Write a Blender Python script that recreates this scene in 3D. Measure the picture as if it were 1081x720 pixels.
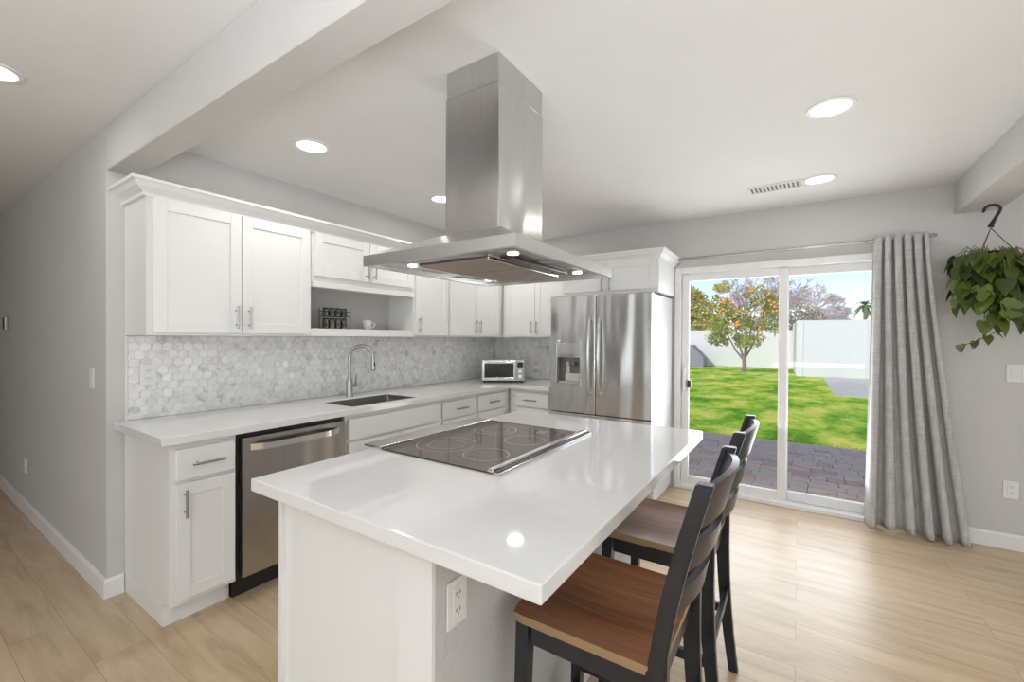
import bpy, bmesh, math, random
from mathutils import Vector, Matrix
random.seed(7)
D = bpy.data
for o in list(D.objects): D.objects.remove(o)
SC = bpy.context.scene
COL = SC.collection
R = math.radians
# ------------------------------------------------------------------ camera
cam = D.cameras.new('camera'); cam_o = D.objects.new('camera', cam); COL.objects.link(cam_o)
cam.sensor_width = 36; cam.lens = 457.35 / 1081 * 36; cam.clip_start = .02; cam.clip_end = 300
th, pt, ro = R(33.49), R(-.44), R(.318)
Rv = Vector((math.cos(th), math.sin(th), 0)); Fh = Vector((-math.sin(th), math.cos(th), 0)); Zv = Vector((0, 0, 1))
F = Fh * math.cos(pt) + Zv * math.sin(pt); U = -Fh * math.sin(pt) + Zv * math.cos(pt)
CR = math.cos(ro) * Rv + math.sin(ro) * U; CU = -math.sin(ro) * Rv + math.cos(ro) * U
cam_o.matrix_world = Matrix(((CR.x, CU.x, -F.x, 0), (CR.y, CU.y, -F.y, 0), (CR.z, CU.z, -F.z, 1.37), (0, 0, 0, 1)))
SC.camera = cam_o
# ------------------------------------------------------------------ exposure, sky, sun, large lights
SC.view_settings.view_transform = 'Standard'; SC.view_settings.look = 'None'
SC.view_settings.exposure = -0.06; SC.view_settings.gamma = 1; SC.view_settings.use_curve_mapping = False
W = D.worlds.new('sky'); SC.world = W; W.use_nodes = True
wn = W.node_tree; bg = wn.nodes['Background']
sky = wn.nodes.new('ShaderNodeTexSky'); sky.sky_type = 'NISHITA'; sky.sun_disc = False
sky.sun_elevation = R(42); sky.sun_rotation = R(205); sky.air_density = 1.0; sky.dust_density = .6; sky.ozone_density = 3.5
hs = wn.nodes.new('ShaderNodeHueSaturation'); hs.inputs['Saturation'].default_value = .78
wn.links.new(sky.outputs[0], hs.inputs['Color']); wn.links.new(hs.outputs[0], bg.inputs[0]); bg.inputs[1].default_value = .195

def add_light(kind, name, loc, rot, energy, color=(1, 1, 1), size=1, size_y=None, shape=None, parent=None):
    l = D.lights.new(name, kind); l.energy = energy; l.color = color
    if kind == 'AREA':
        l.size = size
        if shape: l.shape = shape
        if size_y: l.shape = 'RECTANGLE'; l.size_y = size_y
    o = D.objects.new(name, l); o.location = loc; o.rotation_euler = rot; COL.objects.link(o)
    if parent: o.parent = parent
    return o
sun = add_light('SUN', 'sun', (0, -10, 12), (R(50), 0, R(-38)), 3.3, (1, .96, .91)); sun.data.angle = R(.6)
# added fill lamps behind and beside the camera, standing in for unbuilt windows
add_light('AREA', 'rear_fill', (-.4, -3.2, 1.45), (R(90), 0, 0), 44, (.905, .95, 1), 5.0, 2.0)
add_light('AREA', 'right_fill', (3.3, 1.2, 1.35), (R(90), 0, R(90)), 30, (.905, .95, 1), 4.0, 1.9)
add_light('AREA', 'ceiling_fill', (.7, -1.3, .9), (R(180), 0, 0), 125, (.905, .95, 1), 2.2, 1.8)  # added up-facing lamp behind the camera, brightens the ceiling
add_light('AREA', 'door_daylight_fill', (-.1, 4.32, 1.05), (R(-90), 0, 0), 27, (.93, .965, 1), 1.5, 1.7)  # added lamp just outside the glass, boosts the daylight through the door
add_light('AREA', 'lawn_bounce_fill', (-.1, 4.34, .9), (R(-118), 0, R(12)), 22, (.95, .98, .96), 1.5, 1.4)  # added lamp tilted up through the door, lifts the kitchen ceiling

# ------------------------------------------------------------------ materials
def new_mat(name):
    m = D.materials.new(name); m.use_nodes = True
    nt = m.node_tree; b = nt.nodes['Principled BSDF']
    return m, nt, b
def N(nt, t, **kw):
    n = nt.nodes.new(t)
    for k, v in kw.items():
        if k.startswith('i_'):
            n.inputs[k[2:].replace('_', ' ')].default_value = v
        else: setattr(n, k, v)
    return n
def L(nt, a, b): nt.links.new(a, b)
def coords(nt, scale=(1, 1, 1), out='Object'):
    tc = N(nt, 'ShaderNodeTexCoord'); mp = N(nt, 'ShaderNodeMapping'); mp.inputs['Scale'].default_value = scale
    L(nt, tc.outputs[out], mp.inputs['Vector']); return mp.outputs['Vector']
def ramp(nt, fac, stops):
    r = N(nt, 'ShaderNodeValToRGB'); cr = r.color_ramp
    while len(cr.elements) < len(stops): cr.elements.new(.5)
    for e, (p, c) in zip(cr.elements, stops): e.position = p; e.color = (*c, 1)
    L(nt, fac, r.inputs[0]); return r.outputs[0]
def bump(nt, b, h, strength=.1, dist=.01):
    bp = N(nt, 'ShaderNodeBump'); bp.inputs['Strength'].default_value = strength; bp.inputs['Distance'].default_value = dist
    L(nt, h, bp.inputs['Height']); L(nt, bp.outputs[0], b.inputs['Normal'])
def plain(name, col, rough=.5, metal=0, spec=.5, noise=.03, nscale=6, bmp=0, bscale=120, coat=0):
    m, nt, b = new_mat(name)
    v = coords(nt)
    n = N(nt, 'ShaderNodeTexNoise', i_Scale=nscale, i_Detail=3.0); L(nt, v, n.inputs['Vector'])
    lo = tuple(max(0, c * (1 - noise)) for c in col); hi = tuple(min(1, c * (1 + noise)) for c in col)
    L(nt, ramp(nt, n.outputs[0], [(.3, lo), (.7, hi)]), b.inputs['Base Color'])
    b.inputs['Roughness'].default_value = rough; b.inputs['Metallic'].default_value = metal
    b.inputs['Specular IOR Level'].default_value = spec; b.inputs['Coat Weight'].default_value = coat
    if bmp:
        n2 = N(nt, 'ShaderNodeTexNoise', i_Scale=bscale, i_Detail=4.0); L(nt, v, n2.inputs['Vector']); bump(nt, b, n2.outputs[0], bmp, .004)
    return m
M = {}
M['wall'] = plain('warm_grey_wall_paint', (.60, .595, .58), .75, bmp=.12, bscale=90, noise=.012)
M['ceiling'] = plain('white_ceiling_paint', (.80, .80, .795), .85, bmp=.12, bscale=90, noise=.01)
M['trim'] = plain('white_trim_paint', (.82, .82, .815), .4, noise=.01)
M['knee'] = plain('orange_peel_wall_paint', (.58, .575, .565), .5, bmp=1.0, bscale=55, noise=.02)
M['cabinet'] = plain('white_cabinet_paint', (.82, .82, .812), .35, noise=.008)
M['niche'] = plain('grey_niche_paint', (.56, .55, .54), .6, noise=.01)
M['quartz'] = plain('white_quartz', (.79, .79, .785), .045, noise=.012, nscale=30)
M['nickel'] = plain('brushed_nickel', (.40, .395, .39), .28, metal=1)
M['chrome'] = plain('polished_chrome', (.8, .8, .8), .08, metal=1)
M['black_glass'] = plain('black_ceramic_glass', (.085, .062, .045), .05, spec=.35, noise=.05)
M['ring'] = plain('printed_burner_ring', (.62, .58, .53), .3)
M['black_plastic'] = plain('black_plastic', (.018, .018, .019), .35)
M['black_paint'] = plain('black_satin_paint', (.016, .018, .023), .30, noise=.2, nscale=10)
M['fridge_side'] = plain('light_grey_fridge_side', (.66, .66, .66), .35, bmp=.1, bscale=200)
M['plate'] = plain('white_plastic_plate', (.80, .80, .79), .35)
M['slot'] = plain('dark_slot', (.05, .05, .05), .6)
M['vinyl'] = plain('white_vinyl_frame', (.84, .84, .84), .35)
M['duct'] = plain('white_vent_metal', (.78, .78, .77), .5)
M['ceramic'] = plain('white_ceramic', (.82, .81, .80), .2)
M['cream_plastic'] = plain('grey_dispenser_plastic', (.62, .61, .59), .35)
M['spice_brown'] = plain('brown_spice', (.16, .075, .03), .8, noise=.3, nscale=60)
M['spice_green'] = plain('dried_herb_spice', (.10, .09, .035), .8, noise=.4, nscale=60)
M['spice_tan'] = plain('tan_spice', (.42, .30, .17), .8, noise=.2, nscale=60)
M['bark'] = plain('grey_brown_bark', (.22, .17, .13), .9, noise=.3, nscale=8, bmp=.5, bscale=20)
M['pale_bark'] = plain('pale_twig_bark', (.36, .30, .28), .9, noise=.2, nscale=3)
M['orange'] = plain('orange_peel', (.95, .36, .02), .5)
M['concrete'] = plain('pale_concrete', (.50, .48, .45), .9, noise=.1)
M['garden_wall'] = plain('white_painted_block', (.76, .74, .76), .8, noise=.02)
M['shed'] = plain('grey_cover', (.25, .25, .30), .7)
M['roof'] = plain('grey_shingle_roof', (.26, .25, .26), .9, noise=.2, nscale=5)
M['roof_light'] = plain('pale_flat_roof', (.62, .60, .58), .8)
M['stucco'] = plain('beige_stucco', (.55, .50, .45), .9)
M['stem'] = plain('green_vine_stem', (.16, .17, .05), .6)
M['pot'] = plain('dark_green_plastic_pot', (.02, .03, .02), .45)
M['string'] = plain('dark_hanger_wire', (.03, .03, .03), .5)
M['filter'] = plain('hood_filter_mesh', (.42, .34, .28), .42, metal=1, noise=.1, bmp=.4, bscale=300)

def steel(name, base=(.68, .68, .67), rough=.24, scale=(2, 2, 300), wav=.06):
    m, nt, b = new_mat(name)
    v = coords(nt, scale)
    n = N(nt, 'ShaderNodeTexNoise', i_Scale=1.0, i_Detail=2.0); L(nt, v, n.inputs['Vector'])
    L(nt, ramp(nt, n.outputs[0], [(.3, tuple(c * .93 for c in base)), (.7, tuple(min(1, c * 1.05) for c in base))]), b.inputs['Base Color'])
    b.inputs['Metallic'].default_value = 1; b.inputs['Roughness'].default_value = rough
    v2 = coords(nt, (1, 1, .12)); n2 = N(nt, 'ShaderNodeTexNoise', i_Scale=5.0, i_Detail=1.0); L(nt, v2, n2.inputs['Vector'])
    bump(nt, b, n2.outputs[0], wav, .2)
    return m
M['steel'] = steel('brushed_stainless_steel')
M['steel_v'] = steel('vertical_brushed_stainless', (.60, .60, .595), .2, (300, 300, 2), .10)
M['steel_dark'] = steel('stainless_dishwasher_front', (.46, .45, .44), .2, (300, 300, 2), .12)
M['sink'] = steel('satin_sink_steel', (.34, .33, .315), .35, (2, 200, 2), 0)
M['steel_fridge'] = steel('wavy_stainless_fridge_door', (.62, .62, .615), .2, (300, 300, 2), .13)
M['steel_hood'] = steel('satin_hood_steel', (.74, .74, .73), .36, (200, 200, 200), 0)

def emission(name, col, s):
    m = D.materials.new(name); m.use_nodes = True; nt = m.node_tree
    nt.nodes.remove(nt.nodes['Principled BSDF']); e = N(nt, 'ShaderNodeEmission'); e.inputs[0].default_value = (*col, 1); e.inputs[1].default_value = s
    L(nt, e.outputs[0], nt.nodes['Material Output'].inputs[0]); return m
M['lamp'] = emission('lit_led_diffuser', (1, .98, .95), 4)
M['recess'] = plain('dark_grey_recess', (.16, .16, .155), .35)
M['display'] = plain('dark_display', (.03, .035, .04), .1)

def glass(name, refl=.5, tint=(1, 1, 1)):
    m = D.materials.new(name); m.use_nodes = True; nt = m.node_tree
    nt.nodes.remove(nt.nodes['Principled BSDF'])
    t = N(nt, 'ShaderNodeBsdfTransparent'); t.inputs[0].default_value = (*tint, 1)
    g = N(nt, 'ShaderNodeBsdfGlossy'); g.inputs['Roughness'].default_value = .0
    fr = N(nt, 'ShaderNodeFresnel'); fr.inputs[0].default_value = 1.45
    mu = N(nt, 'ShaderNodeMath', operation='MULTIPLY'); mu.inputs[1].default_value = refl
    mx = N(nt, 'ShaderNodeMixShader'); L(nt, fr.outputs[0], mu.inputs[0]); L(nt, mu.outputs[0], mx.inputs[0])
    L(nt, t.outputs[0], mx.inputs[1]); L(nt, g.outputs[0], mx.inputs[2]); L(nt, mx.outputs[0], nt.nodes['Material Output'].inputs[0])
    return m
M['glass'] = glass('clear_door_glass', .5, (.965, .965, .97))
M['jar_glass'] = glass('clear_jar_glass', 1.5, (.9, .92, .92))

def floor_mat():
    m, nt, b = new_mat('light_oak_vinyl_planks')
    v = coords(nt)
    br = N(nt, 'ShaderNodeTexBrick', offset=.37, offset_frequency=2)
    br.inputs['Scale'].default_value = 1; br.inputs['Brick Width'].default_value = 1.22; br.inputs['Row Height'].default_value = .18
    br.inputs['Mortar Size'].default_value = .0012; br.inputs['Mortar Smooth'].default_value = .2; br.inputs['Bias'].default_value = 0
    br.inputs['Color1'].default_value = (0, 0, 0, 1); br.inputs['Color2'].default_value = (1, 1, 1, 1); br.inputs['Mortar'].default_value = (.5, .5, .5, 1)
    L(nt, v, br.inputs['Vector'])
    wv = N(nt, 'ShaderNodeVectorMath', operation='MULTIPLY_ADD'); L(nt, br.outputs['Color'], wv.inputs[0]); wv.inputs[1].default_value = (3, 7, 5)
    v2 = coords(nt, (1.1, 9, 1)); L(nt, v2, wv.inputs[2])
    n = N(nt, 'ShaderNodeTexNoise', i_Scale=1.6, i_Detail=6.0, i_Roughness=.62, i_Distortion=.6); L(nt, wv.outputs[0], n.inputs['Vector'])
    grain = ramp(nt, n.outputs[0], [(.25, (.42, .295, .175)), (.48, (.58, .44, .285)), (.72, (.68, .54, .375))])
    sp = N(nt, 'ShaderNodeSeparateColor'); L(nt, br.outputs['Color'], sp.inputs[0])
    tint = ramp(nt, sp.outputs[0], [(0, (.93, .93, .93)), (1, (1.0, 1.0, 1.0))])
    mx = N(nt, 'ShaderNodeMix', data_type='RGBA', blend_type='MULTIPLY'); mx.inputs[0].default_value = 1
    L(nt, grain, mx.inputs[6]); L(nt, tint, mx.inputs[7])
    mo = N(nt, 'ShaderNodeMix', data_type='RGBA'); L(nt, br.outputs['Fac'], mo.inputs[0]); L(nt, mx.outputs[2], mo.inputs[6]); mo.inputs[7].default_value = (.33, .23, .14, 1)
    L(nt, mo.outputs[2], b.inputs['Base Color'])
    b.inputs['Roughness'].default_value = .36
    bump(nt, b, n.outputs[0], .06, .003)
    return m
M['floor'] = floor_mat()

def marble():
    m, nt, b = new_mat('grey_white_marble_hex_tile')
    geo = N(nt, 'ShaderNodeNewGeometry'); v = coords(nt)
    off = N(nt, 'ShaderNodeVectorMath', operation='SCALE'); off.inputs['Scale'].default_value = 6
    cmb = N(nt, 'ShaderNodeCombineXYZ'); 
    for k in range(3): L(nt, geo.outputs['Random Per Island'], cmb.inputs[k])
    L(nt, cmb.outputs[0], off.inputs[0])
    ad = N(nt, 'ShaderNodeVectorMath', operation='ADD'); L(nt, v, ad.inputs[0]); L(nt, off.outputs[0], ad.inputs[1])
    n = N(nt, 'ShaderNodeTexNoise', i_Scale=9.0, i_Detail=4.0, i_Distortion=1.2); L(nt, ad.outputs[0], n.inputs['Vector'])
    c = ramp(nt, n.outputs[0], [(.30, (.60, .595, .59)), (.42, (.82, .815, .81)), (.58, (.92, .92, .915))])
    t = ramp(nt, geo.outputs['Random Per Island'], [(0, (.90, .897, .893)), (1, (1, 1, 1))])
    mx = N(nt, 'ShaderNodeMix', data_type='RGBA', blend_type='MULTIPLY'); mx.inputs[0].default_value = 1
    L(nt, c, mx.inputs[6]); L(nt, t, mx.inputs[7]); L(nt, mx.outputs[2], b.inputs['Base Color'])
    b.inputs['Roughness'].default_value = .07
    n2 = N(nt, 'ShaderNodeTexNoise', i_Scale=25.0, i_Detail=1.0); L(nt, ad.outputs[0], n2.inputs['Vector']); bump(nt, b, n2.outputs[0], .10, .01)
    return m
M['marble'] = marble()
M['grout'] = plain('pale_grout', (.80, .795, .79), .8)

def wood(name, dark, mid, light, rough=.3, axis=(.8, 14, 3)):
    m, nt, b = new_mat(name)
    v = coords(nt, axis)
    n = N(nt, 'ShaderNodeTexNoise', i_Scale=1.4, i_Detail=6.0, i_Roughness=.6, i_Distortion=1.0); L(nt, v, n.inputs['Vector'])
    c = ramp(nt, n.outputs[0], [(.28, dark), (.5, mid), (.72, light)])
    v3 = coords(nt, (1.2, 9.5, 1)); w = N(nt, 'ShaderNodeTexNoise', i_Scale=1.0, i_Detail=0.0); L(nt, v3, w.inputs['Vector'])
    t = ramp(nt, w.outputs[0], [(.35, (.62, .60, .58)), (.62, (1, 1, 1))])
    mx = N(nt, 'ShaderNodeMix', data_type='RGBA', blend_type='MULTIPLY'); mx.inputs[0].default_value = 1
    L(nt, c, mx.inputs[6]); L(nt, t, mx.inputs[7]); L(nt, mx.outputs[2], b.inputs['Base Color'])
    b.inputs['Roughness'].default_value = rough
    bump(nt, b, n.outputs[0], .12, .003)
    return m
M['seat_wood'] = wood('walnut_stained_seat_wood', (.10, .036, .013), (.26, .10, .036), (.40, .17, .066))
M['seat_edge'] = wood('pale_seat_edge_wood', (.30, .20, .10), (.42, .29, .15), (.5, .36, .2), .5)

def fabric():
    m, nt, b = new_mat('light_grey_slub_linen')
    v = coords(nt, (3, 3, 30)); n = N(nt, 'ShaderNodeTexNoise', i_Scale=3.0, i_Detail=5.0, i_Roughness=.7); L(nt, v, n.inputs['Vector'])
    v2 = coords(nt, (60, 60, 4)); n2 = N(nt, 'ShaderNodeTexNoise', i_Scale=2.0, i_Detail=3.0); L(nt, v2, n2.inputs['Vector'])
    ad = N(nt, 'ShaderNodeMath', operation='ADD'); L(nt, n.outputs[0], ad.inputs[0]); L(nt, n2.outputs[0], ad.inputs[1])
    hf = N(nt, 'ShaderNodeMath', operation='MULTIPLY'); L(nt, ad.outputs[0], hf.inputs[0]); hf.inputs[1].default_value = .5
    L(nt, ramp(nt, hf.outputs[0], [(.35, (.40, .395, .39)), (.5, (.51, .505, .50)), (.65, (.62, .615, .61))]), b.inputs['Base Color'])
    b.inputs['Roughness'].default_value = .9; bump(nt, b, hf.outputs[0], .3, .004)
    return m
M['fabric'] = fabric()

def leafy(name, cols, scale=9, rough=.5, trans=.35):
    m, nt, b = new_mat(name)
    geo = N(nt, 'ShaderNodeNewGeometry')
    L(nt, ramp(nt, geo.outputs['Random Per Island'], [(i / (len(cols) - 1), c) for i, c in enumerate(cols)]), b.inputs['Base Color'])
    b.inputs['Roughness'].default_value = rough
    tr = N(nt, 'ShaderNodeBsdfTranslucent'); L(nt, b.inputs['Base Color'].links[0].from_socket, tr.inputs[0])
    mx = N(nt, 'ShaderNodeMixShader'); mx.inputs[0].default_value = trans
    L(nt, b.outputs[0], mx.inputs[1]); L(nt, tr.outputs[0], mx.inputs[2]); L(nt, mx.outputs[0], nt.nodes['Material Output'].inputs[0])
    return m
M['philo'] = leafy('philodendron_leaf', [(.03, .055, .02), (.07, .12, .02), (.17, .24, .03), (.04, .07, .025), (.23, .30, .05)], rough=.35)
M['citrus'] = leafy('citrus_leaf', [(.16, .22, .04), (.40, .44, .06), (.62, .56, .08), (.22, .28, .08)])
M['yellow_tree'] = leafy('yellow_green_leaf', [(.62, .60, .16), (.76, .66, .20), (.50, .52, .14), (.82, .66, .26)])
M['bush'] = leafy('olive_bush_leaf', [(.26, .26, .13), (.36, .33, .18), (.42, .34, .24)])
M['palm'] = leafy('palm_frond', [(.12, .25, .07), (.2, .33, .1)])
M['twig'] = leafy('dry_twig', [(.52, .43, .41), (.66, .56, .53), (.58, .50, .48)], rough=.9, trans=0)

def lawn():
    m, nt, b = new_mat('sunlit_lawn_grass')
    v = coords(nt, (1.0, .55, 1)); n = N(nt, 'ShaderNodeTexNoise', i_Scale=1.3, i_Detail=7.0, i_Roughness=.72); L(nt, v, n.inputs['Vector'])
    L(nt, ramp(nt, n.outputs[0], [(.38, (.10, .30, .012)), (.46, (.26, .50, .03)), (.53, (.50, .62, .07)), (.62, (.74, .74, .16))]), b.inputs['Base Color'])
    b.inputs['Roughness'].default_value = .9; b.inputs['Specular IOR Level'].default_value = .1
    n2 = N(nt, 'ShaderNodeTexNoise', i_Scale=40.0, i_Detail=5.0); L(nt, coords(nt), n2.inputs['Vector']); bump(nt, b, n2.outputs[0], .9, .06)
    return m
M['lawn'] = lawn()
def paver():
    m, nt, b = new_mat('red_grey_paver')
    geo = N(nt, 'ShaderNodeNewGeometry')
    c = ramp(nt, geo.outputs['Random Per Island'], [(0, (.70, .44, .33)), (.35, (.82, .61, .49)), (.7, (.76, .62, .52)), (1, (.88, .62, .47))])
    n = N(nt, 'ShaderNodeTexNoise', i_Scale=14.0, i_Detail=4.0); L(nt, coords(nt), n.inputs['Vector'])
    t = ramp(nt, n.outputs[0], [(.3, (.82, .82, .82)), (.7, (1, 1, 1))])
    mx = N(nt, 'ShaderNodeMix', data_type='RGBA', blend_type='MULTIPLY'); mx.inputs[0].default_value = 1
    L(nt, c, mx.inputs[6]); L(nt, t, mx.inputs[7]); L(nt, mx.outputs[2], b.inputs['Base Color']); b.inputs['Roughness'].default_value = .85
    return m
M['paver'] = paver()
M['joint'] = plain('dark_sand_joint', (.13, .11, .10), .95)

# ------------------------------------------------------------------ mesh helpers
def bx(bm, x0, y0, z0, x1, y1, z1, bev=0, seg=1):
    if x0 > x1: x0, x1 = x1, x0
    if y0 > y1: y0, y1 = y1, y0
    if z0 > z1: z0, z1 = z1, z0
    vs = [bm.verts.new(p) for p in ((x0, y0, z0), (x1, y0, z0), (x1, y1, z0), (x0, y1, z0), (x0, y0, z1), (x1, y0, z1), (x1, y1, z1), (x0, y1, z1))]
    fs = [bm.faces.new([vs[i] for i in q]) for q in ((3, 2, 1, 0), (4, 5, 6, 7), (0, 1, 5, 4), (1, 2, 6, 5), (2, 3, 7, 6), (3, 0, 4, 7))]
    if bev > 0:
        es = list({e for f in fs for e in f.edges})
        bmesh.ops.bevel(bm, geom=es, offset=bev, segments=seg, affect='EDGES', profile=.6)
def prism(bm, poly, z0, z1, mat=None):
    """extrude a 2D polygon; mat maps (x,y,z) before insertion"""
    f = mat or (lambda x, y, z: (x, y, z))
    a = [bm.verts.new(f(x, y, z0)) for x, y in poly]; b = [bm.verts.new(f(x, y, z1)) for x, y in poly]
    n = len(poly)
    bm.faces.new(a[::-1]); bm.faces.new(b)
    for i in range(n): bm.faces.new((a[i], a[(i + 1) % n], b[(i + 1) % n], b[i]))
def tube(bm, pts, r, seg=10, caps=True):
    pts = [Vector(p) for p in pts]; n = len(pts)
    rs = r if isinstance(r, (list, tuple)) else [r] * n
    up = None; rings = []
    for i, p in enumerate(pts):
        t = (pts[min(i + 1, n - 1)] - pts[max(i - 1, 0)]).normalized()
        if up is None:
            up = Vector((0, 0, 1)) if abs(t.z) < .9 else Vector((1, 0, 0))
        s = t.cross(up)
        if s.length < 1e-4: s = t.orthogonal()
        s.normalize(); up = s.cross(t).normalized()
        rings.append([bm.verts.new(p + (s * math.cos(a) + up * math.sin(a)) * rs[i]) for a in [2 * math.pi * k / seg for k in range(seg)]])
    for i in range(n - 1):
        for k in range(seg):
            bm.faces.new((rings[i][k], rings[i][(k + 1) % seg], rings[i + 1][(k + 1) % seg], rings[i + 1][k]))
    if caps: bm.faces.new(rings[0][::-1]); bm.faces.new(rings[-1])
def lathe(bm, prof, seg=24, c=(0, 0, 0), close=True, frame=None):
    cx, cy, cz = c; rings = []
    f = frame or (lambda x, y, z: (x, y, z))
    for r, z in prof:
        if r < 1e-6: rings.append([bm.verts.new(f(cx, cy, cz + z))])
        else: rings.append([bm.verts.new(f(cx + r * math.cos(2 * math.pi * k / seg), cy + r * math.sin(2 * math.pi * k / seg), cz + z)) for k in range(seg)])
    for i in range(len(rings) - 1):
        a, b = rings[i], rings[i + 1]
        for k in range(seg):
            k2 = (k + 1) % seg
            if len(a) == 1 and len(b) == 1: continue
            if len(a) == 1: bm.faces.new((a[0], b[k2], b[k]))
            elif len(b) == 1: bm.faces.new((a[k], a[k2], b[0]))
            else: bm.faces.new((a[k], a[k2], b[k2], b[k]))
def grid_slab(bm, xs, ys, keep, z0, z1):
    """slab made of the kept cells of a grid, welded, with only outer walls"""
    vt = {}
    def v(i, j, z):
        k = (i, j, z)
        if k not in vt: vt[k] = bm.verts.new((xs[i], ys[j], z))
        return vt[k]
    nx, ny = len(xs) - 1, len(ys) - 1
    K = lambda i, j: 0 <= i < nx and 0 <= j < ny and keep(i, j)
    for i in range(nx):
        for j in range(ny):
            if not K(i, j): continue
            bm.faces.new((v(i, j, z1), v(i + 1, j, z1), v(i + 1, j + 1, z1), v(i, j + 1, z1)))
            bm.faces.new((v(i, j + 1, z0), v(i + 1, j + 1, z0), v(i + 1, j, z0), v(i, j, z0)))
            for (di, dj, a, b) in ((0, -1, (i, j), (i + 1, j)), (1, 0, (i + 1, j), (i + 1, j + 1)), (0, 1, (i + 1, j + 1), (i, j + 1)), (-1, 0, (i, j + 1), (i, j))):
                if not K(i + di, j + dj): bm.faces.new((v(*a, z0), v(*b, z0), v(*b, z1), v(*a, z1)))
def obj(name, bm, mat, parent=None, smooth=False, recalc=True):
    if recalc: bmesh.ops.recalc_face_normals(bm, faces=bm.faces[:])
    me = D.meshes.new(name); bm.to_mesh(me); bm.free()
    if isinstance(mat, (list, tuple)):
        for x in mat: me.materials.append(x)
    else: me.materials.append(mat)
    if smooth:
        me.polygons.foreach_set('use_smooth', [True] * len(me.polygons))
        if smooth != 'full': me.set_sharp_from_angle(angle=R(40))
    o = D.objects.new(name, me); COL.objects.link(o)
    if parent: o.parent = parent
    return o
def nb(): return bmesh.new()
def thing(name, label, cat, loc=(0, 0, 0), rz=0, group=None):
    o = D.objects.new(name, None); COL.objects.link(o); o.location = loc; o.rotation_euler = (0, 0, rz)
    o.empty_display_size = .05; o['label'] = label; o['category'] = cat
    if group: o['group'] = group
    return o
def tag(o, label, cat, group=None):
    o['label'] = label; o['category'] = cat
    if group: o['group'] = group
    return o
def struct(o, label=None, cat=None):
    o['kind'] = 'structure'
    if label: o['label'] = label
    if cat: o['category'] = cat
    return o
def box_obj(name, dims, mat, parent=None, bev=0, seg=1):
    bm = nb(); bx(bm, *dims, bev, seg); return obj(name, bm, mat, parent)
def moulding(bm, path, prof, closed=False):
    """sweep profile (out, z) along 2D path; outward is the right side of travel"""
    n = len(path); rings = []
    for i in range(n):
        p = Vector(path[i]); d0 = (Vector(path[i]) - Vector(path[i - 1])).normalized() if i > 0 else None
        d1 = (Vector(path[i + 1]) - Vector(path[i])).normalized() if i < n - 1 else None
        n0 = Vector((d0.y, -d0.x)) if d0 else None; n1 = Vector((d1.y, -d1.x)) if d1 else None
        if n0 is None: m = n1
        elif n1 is None: m = n0
        else: m = (n0 + n1) / (1 + n0.dot(n1))
        rings.append([bm.verts.new((p.x + m.x * o, p.y + m.y * o, z)) for o, z in prof])
    k = len(prof)
    for i in range(n - 1):
        for j in range(k): bm.faces.new((rings[i][j], rings[i][(j + 1) % k], rings[i + 1][(j + 1) % k], rings[i + 1][j]))
    bm.faces.new(rings[0]); bm.faces.new(rings[-1][::-1])

XW, YB, CL = -3.005, 4.17, 2.45
YL = .714           # face of the left hall wall
# ------------------------------------------------------------------ room shell
fl = nb(); grid_slab(fl, [-8, XW - .12, 3.4], [-3.4, YL, YB + .02], lambda i, j: not (i == 0 and j == 1), -.1, 0)
struct(obj('floor', fl, M['floor']), 'light oak vinyl plank floor', 'floor')
cl = nb(); bx(cl, -8.2, -3.6, CL, 3.6, YB + .15, CL + .12)
struct(obj('ceiling', cl, M['ceiling']), 'smooth white ceiling', 'ceiling')
rf = nb(); bx(rf, -8.6, -4.0, CL + .125, 4.0, YB + .65, CL + .24)
struct(obj('roof_slab', rf, M['roof']), 'house roof with eave over the patio', 'roof')
struct(box_obj('wall_left', (-8, YL, 0, XW, YL + .118, CL), M['wall']), 'grey painted hall wall left of the cabinets', 'wall')
struct(box_obj('wall_cabinets', (XW - .12, YL + .12, 0, XW, YB + .12, CL), M['wall']), 'grey painted wall behind the long cabinet run', 'wall')
DX0, DX1, DZ1 = -.955, .745, 2.015
wb = nb()
bx(wb, XW + .001, YB, 0, DX0, YB + .15, CL); bx(wb, DX1, YB, 0, 3.4, YB + .15, CL); bx(wb, DX0, YB, DZ1, DX1, YB + .15, CL)
struct(obj('wall_back', wb, M['wall']), 'grey painted wall with the sliding door', 'wall')
struct(box_obj('wall_right', (3.4, -3.4, 0, 3.52, YB + .15, CL), M['wall']), 'grey painted side wall', 'wall')
struct(box_obj('wall_rear', (-8.1, -3.52, 0, 3.52, -3.402, CL), M['wall']), 'grey painted wall behind the viewpoint', 'wall')
struct(box_obj('wall_hall_end', (-8.12, -3.4, 0, -8.0, YL + .118, CL), M['wall']), 'hall end wall', 'wall')
struct(box_obj('trim_1', (XW, YL, 2.225, 3.4, .842, CL), M['wall'], bev=.004), 'painted ceiling beam crossing the room above the near side', 'beam')
struct(box_obj('trim_2', (.885, .843, 2.235, 1.10, YB, CL), M['wall'], bev=.004), 'painted ceiling beam running to the back wall over the hanging plant', 'beam')
bp_ = [(0, 0), (.014, 0), (.014, .085), (.009, .097), (0, .10)]
bm = nb(); moulding(bm, [(-7.99, YL), (XW, YL), (XW, .783)], bp_); 
struct(obj('baseboard_left', bm, M['trim']), 'white baseboard along the hall wall', 'baseboard')
bm = nb(); moulding(bm, [(DX1 + .01, YB), (3.39, YB), ], bp_)
struct(obj('baseboard_back', bm, M['trim']), 'white baseboard right of the curtain', 'baseboard')

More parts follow.
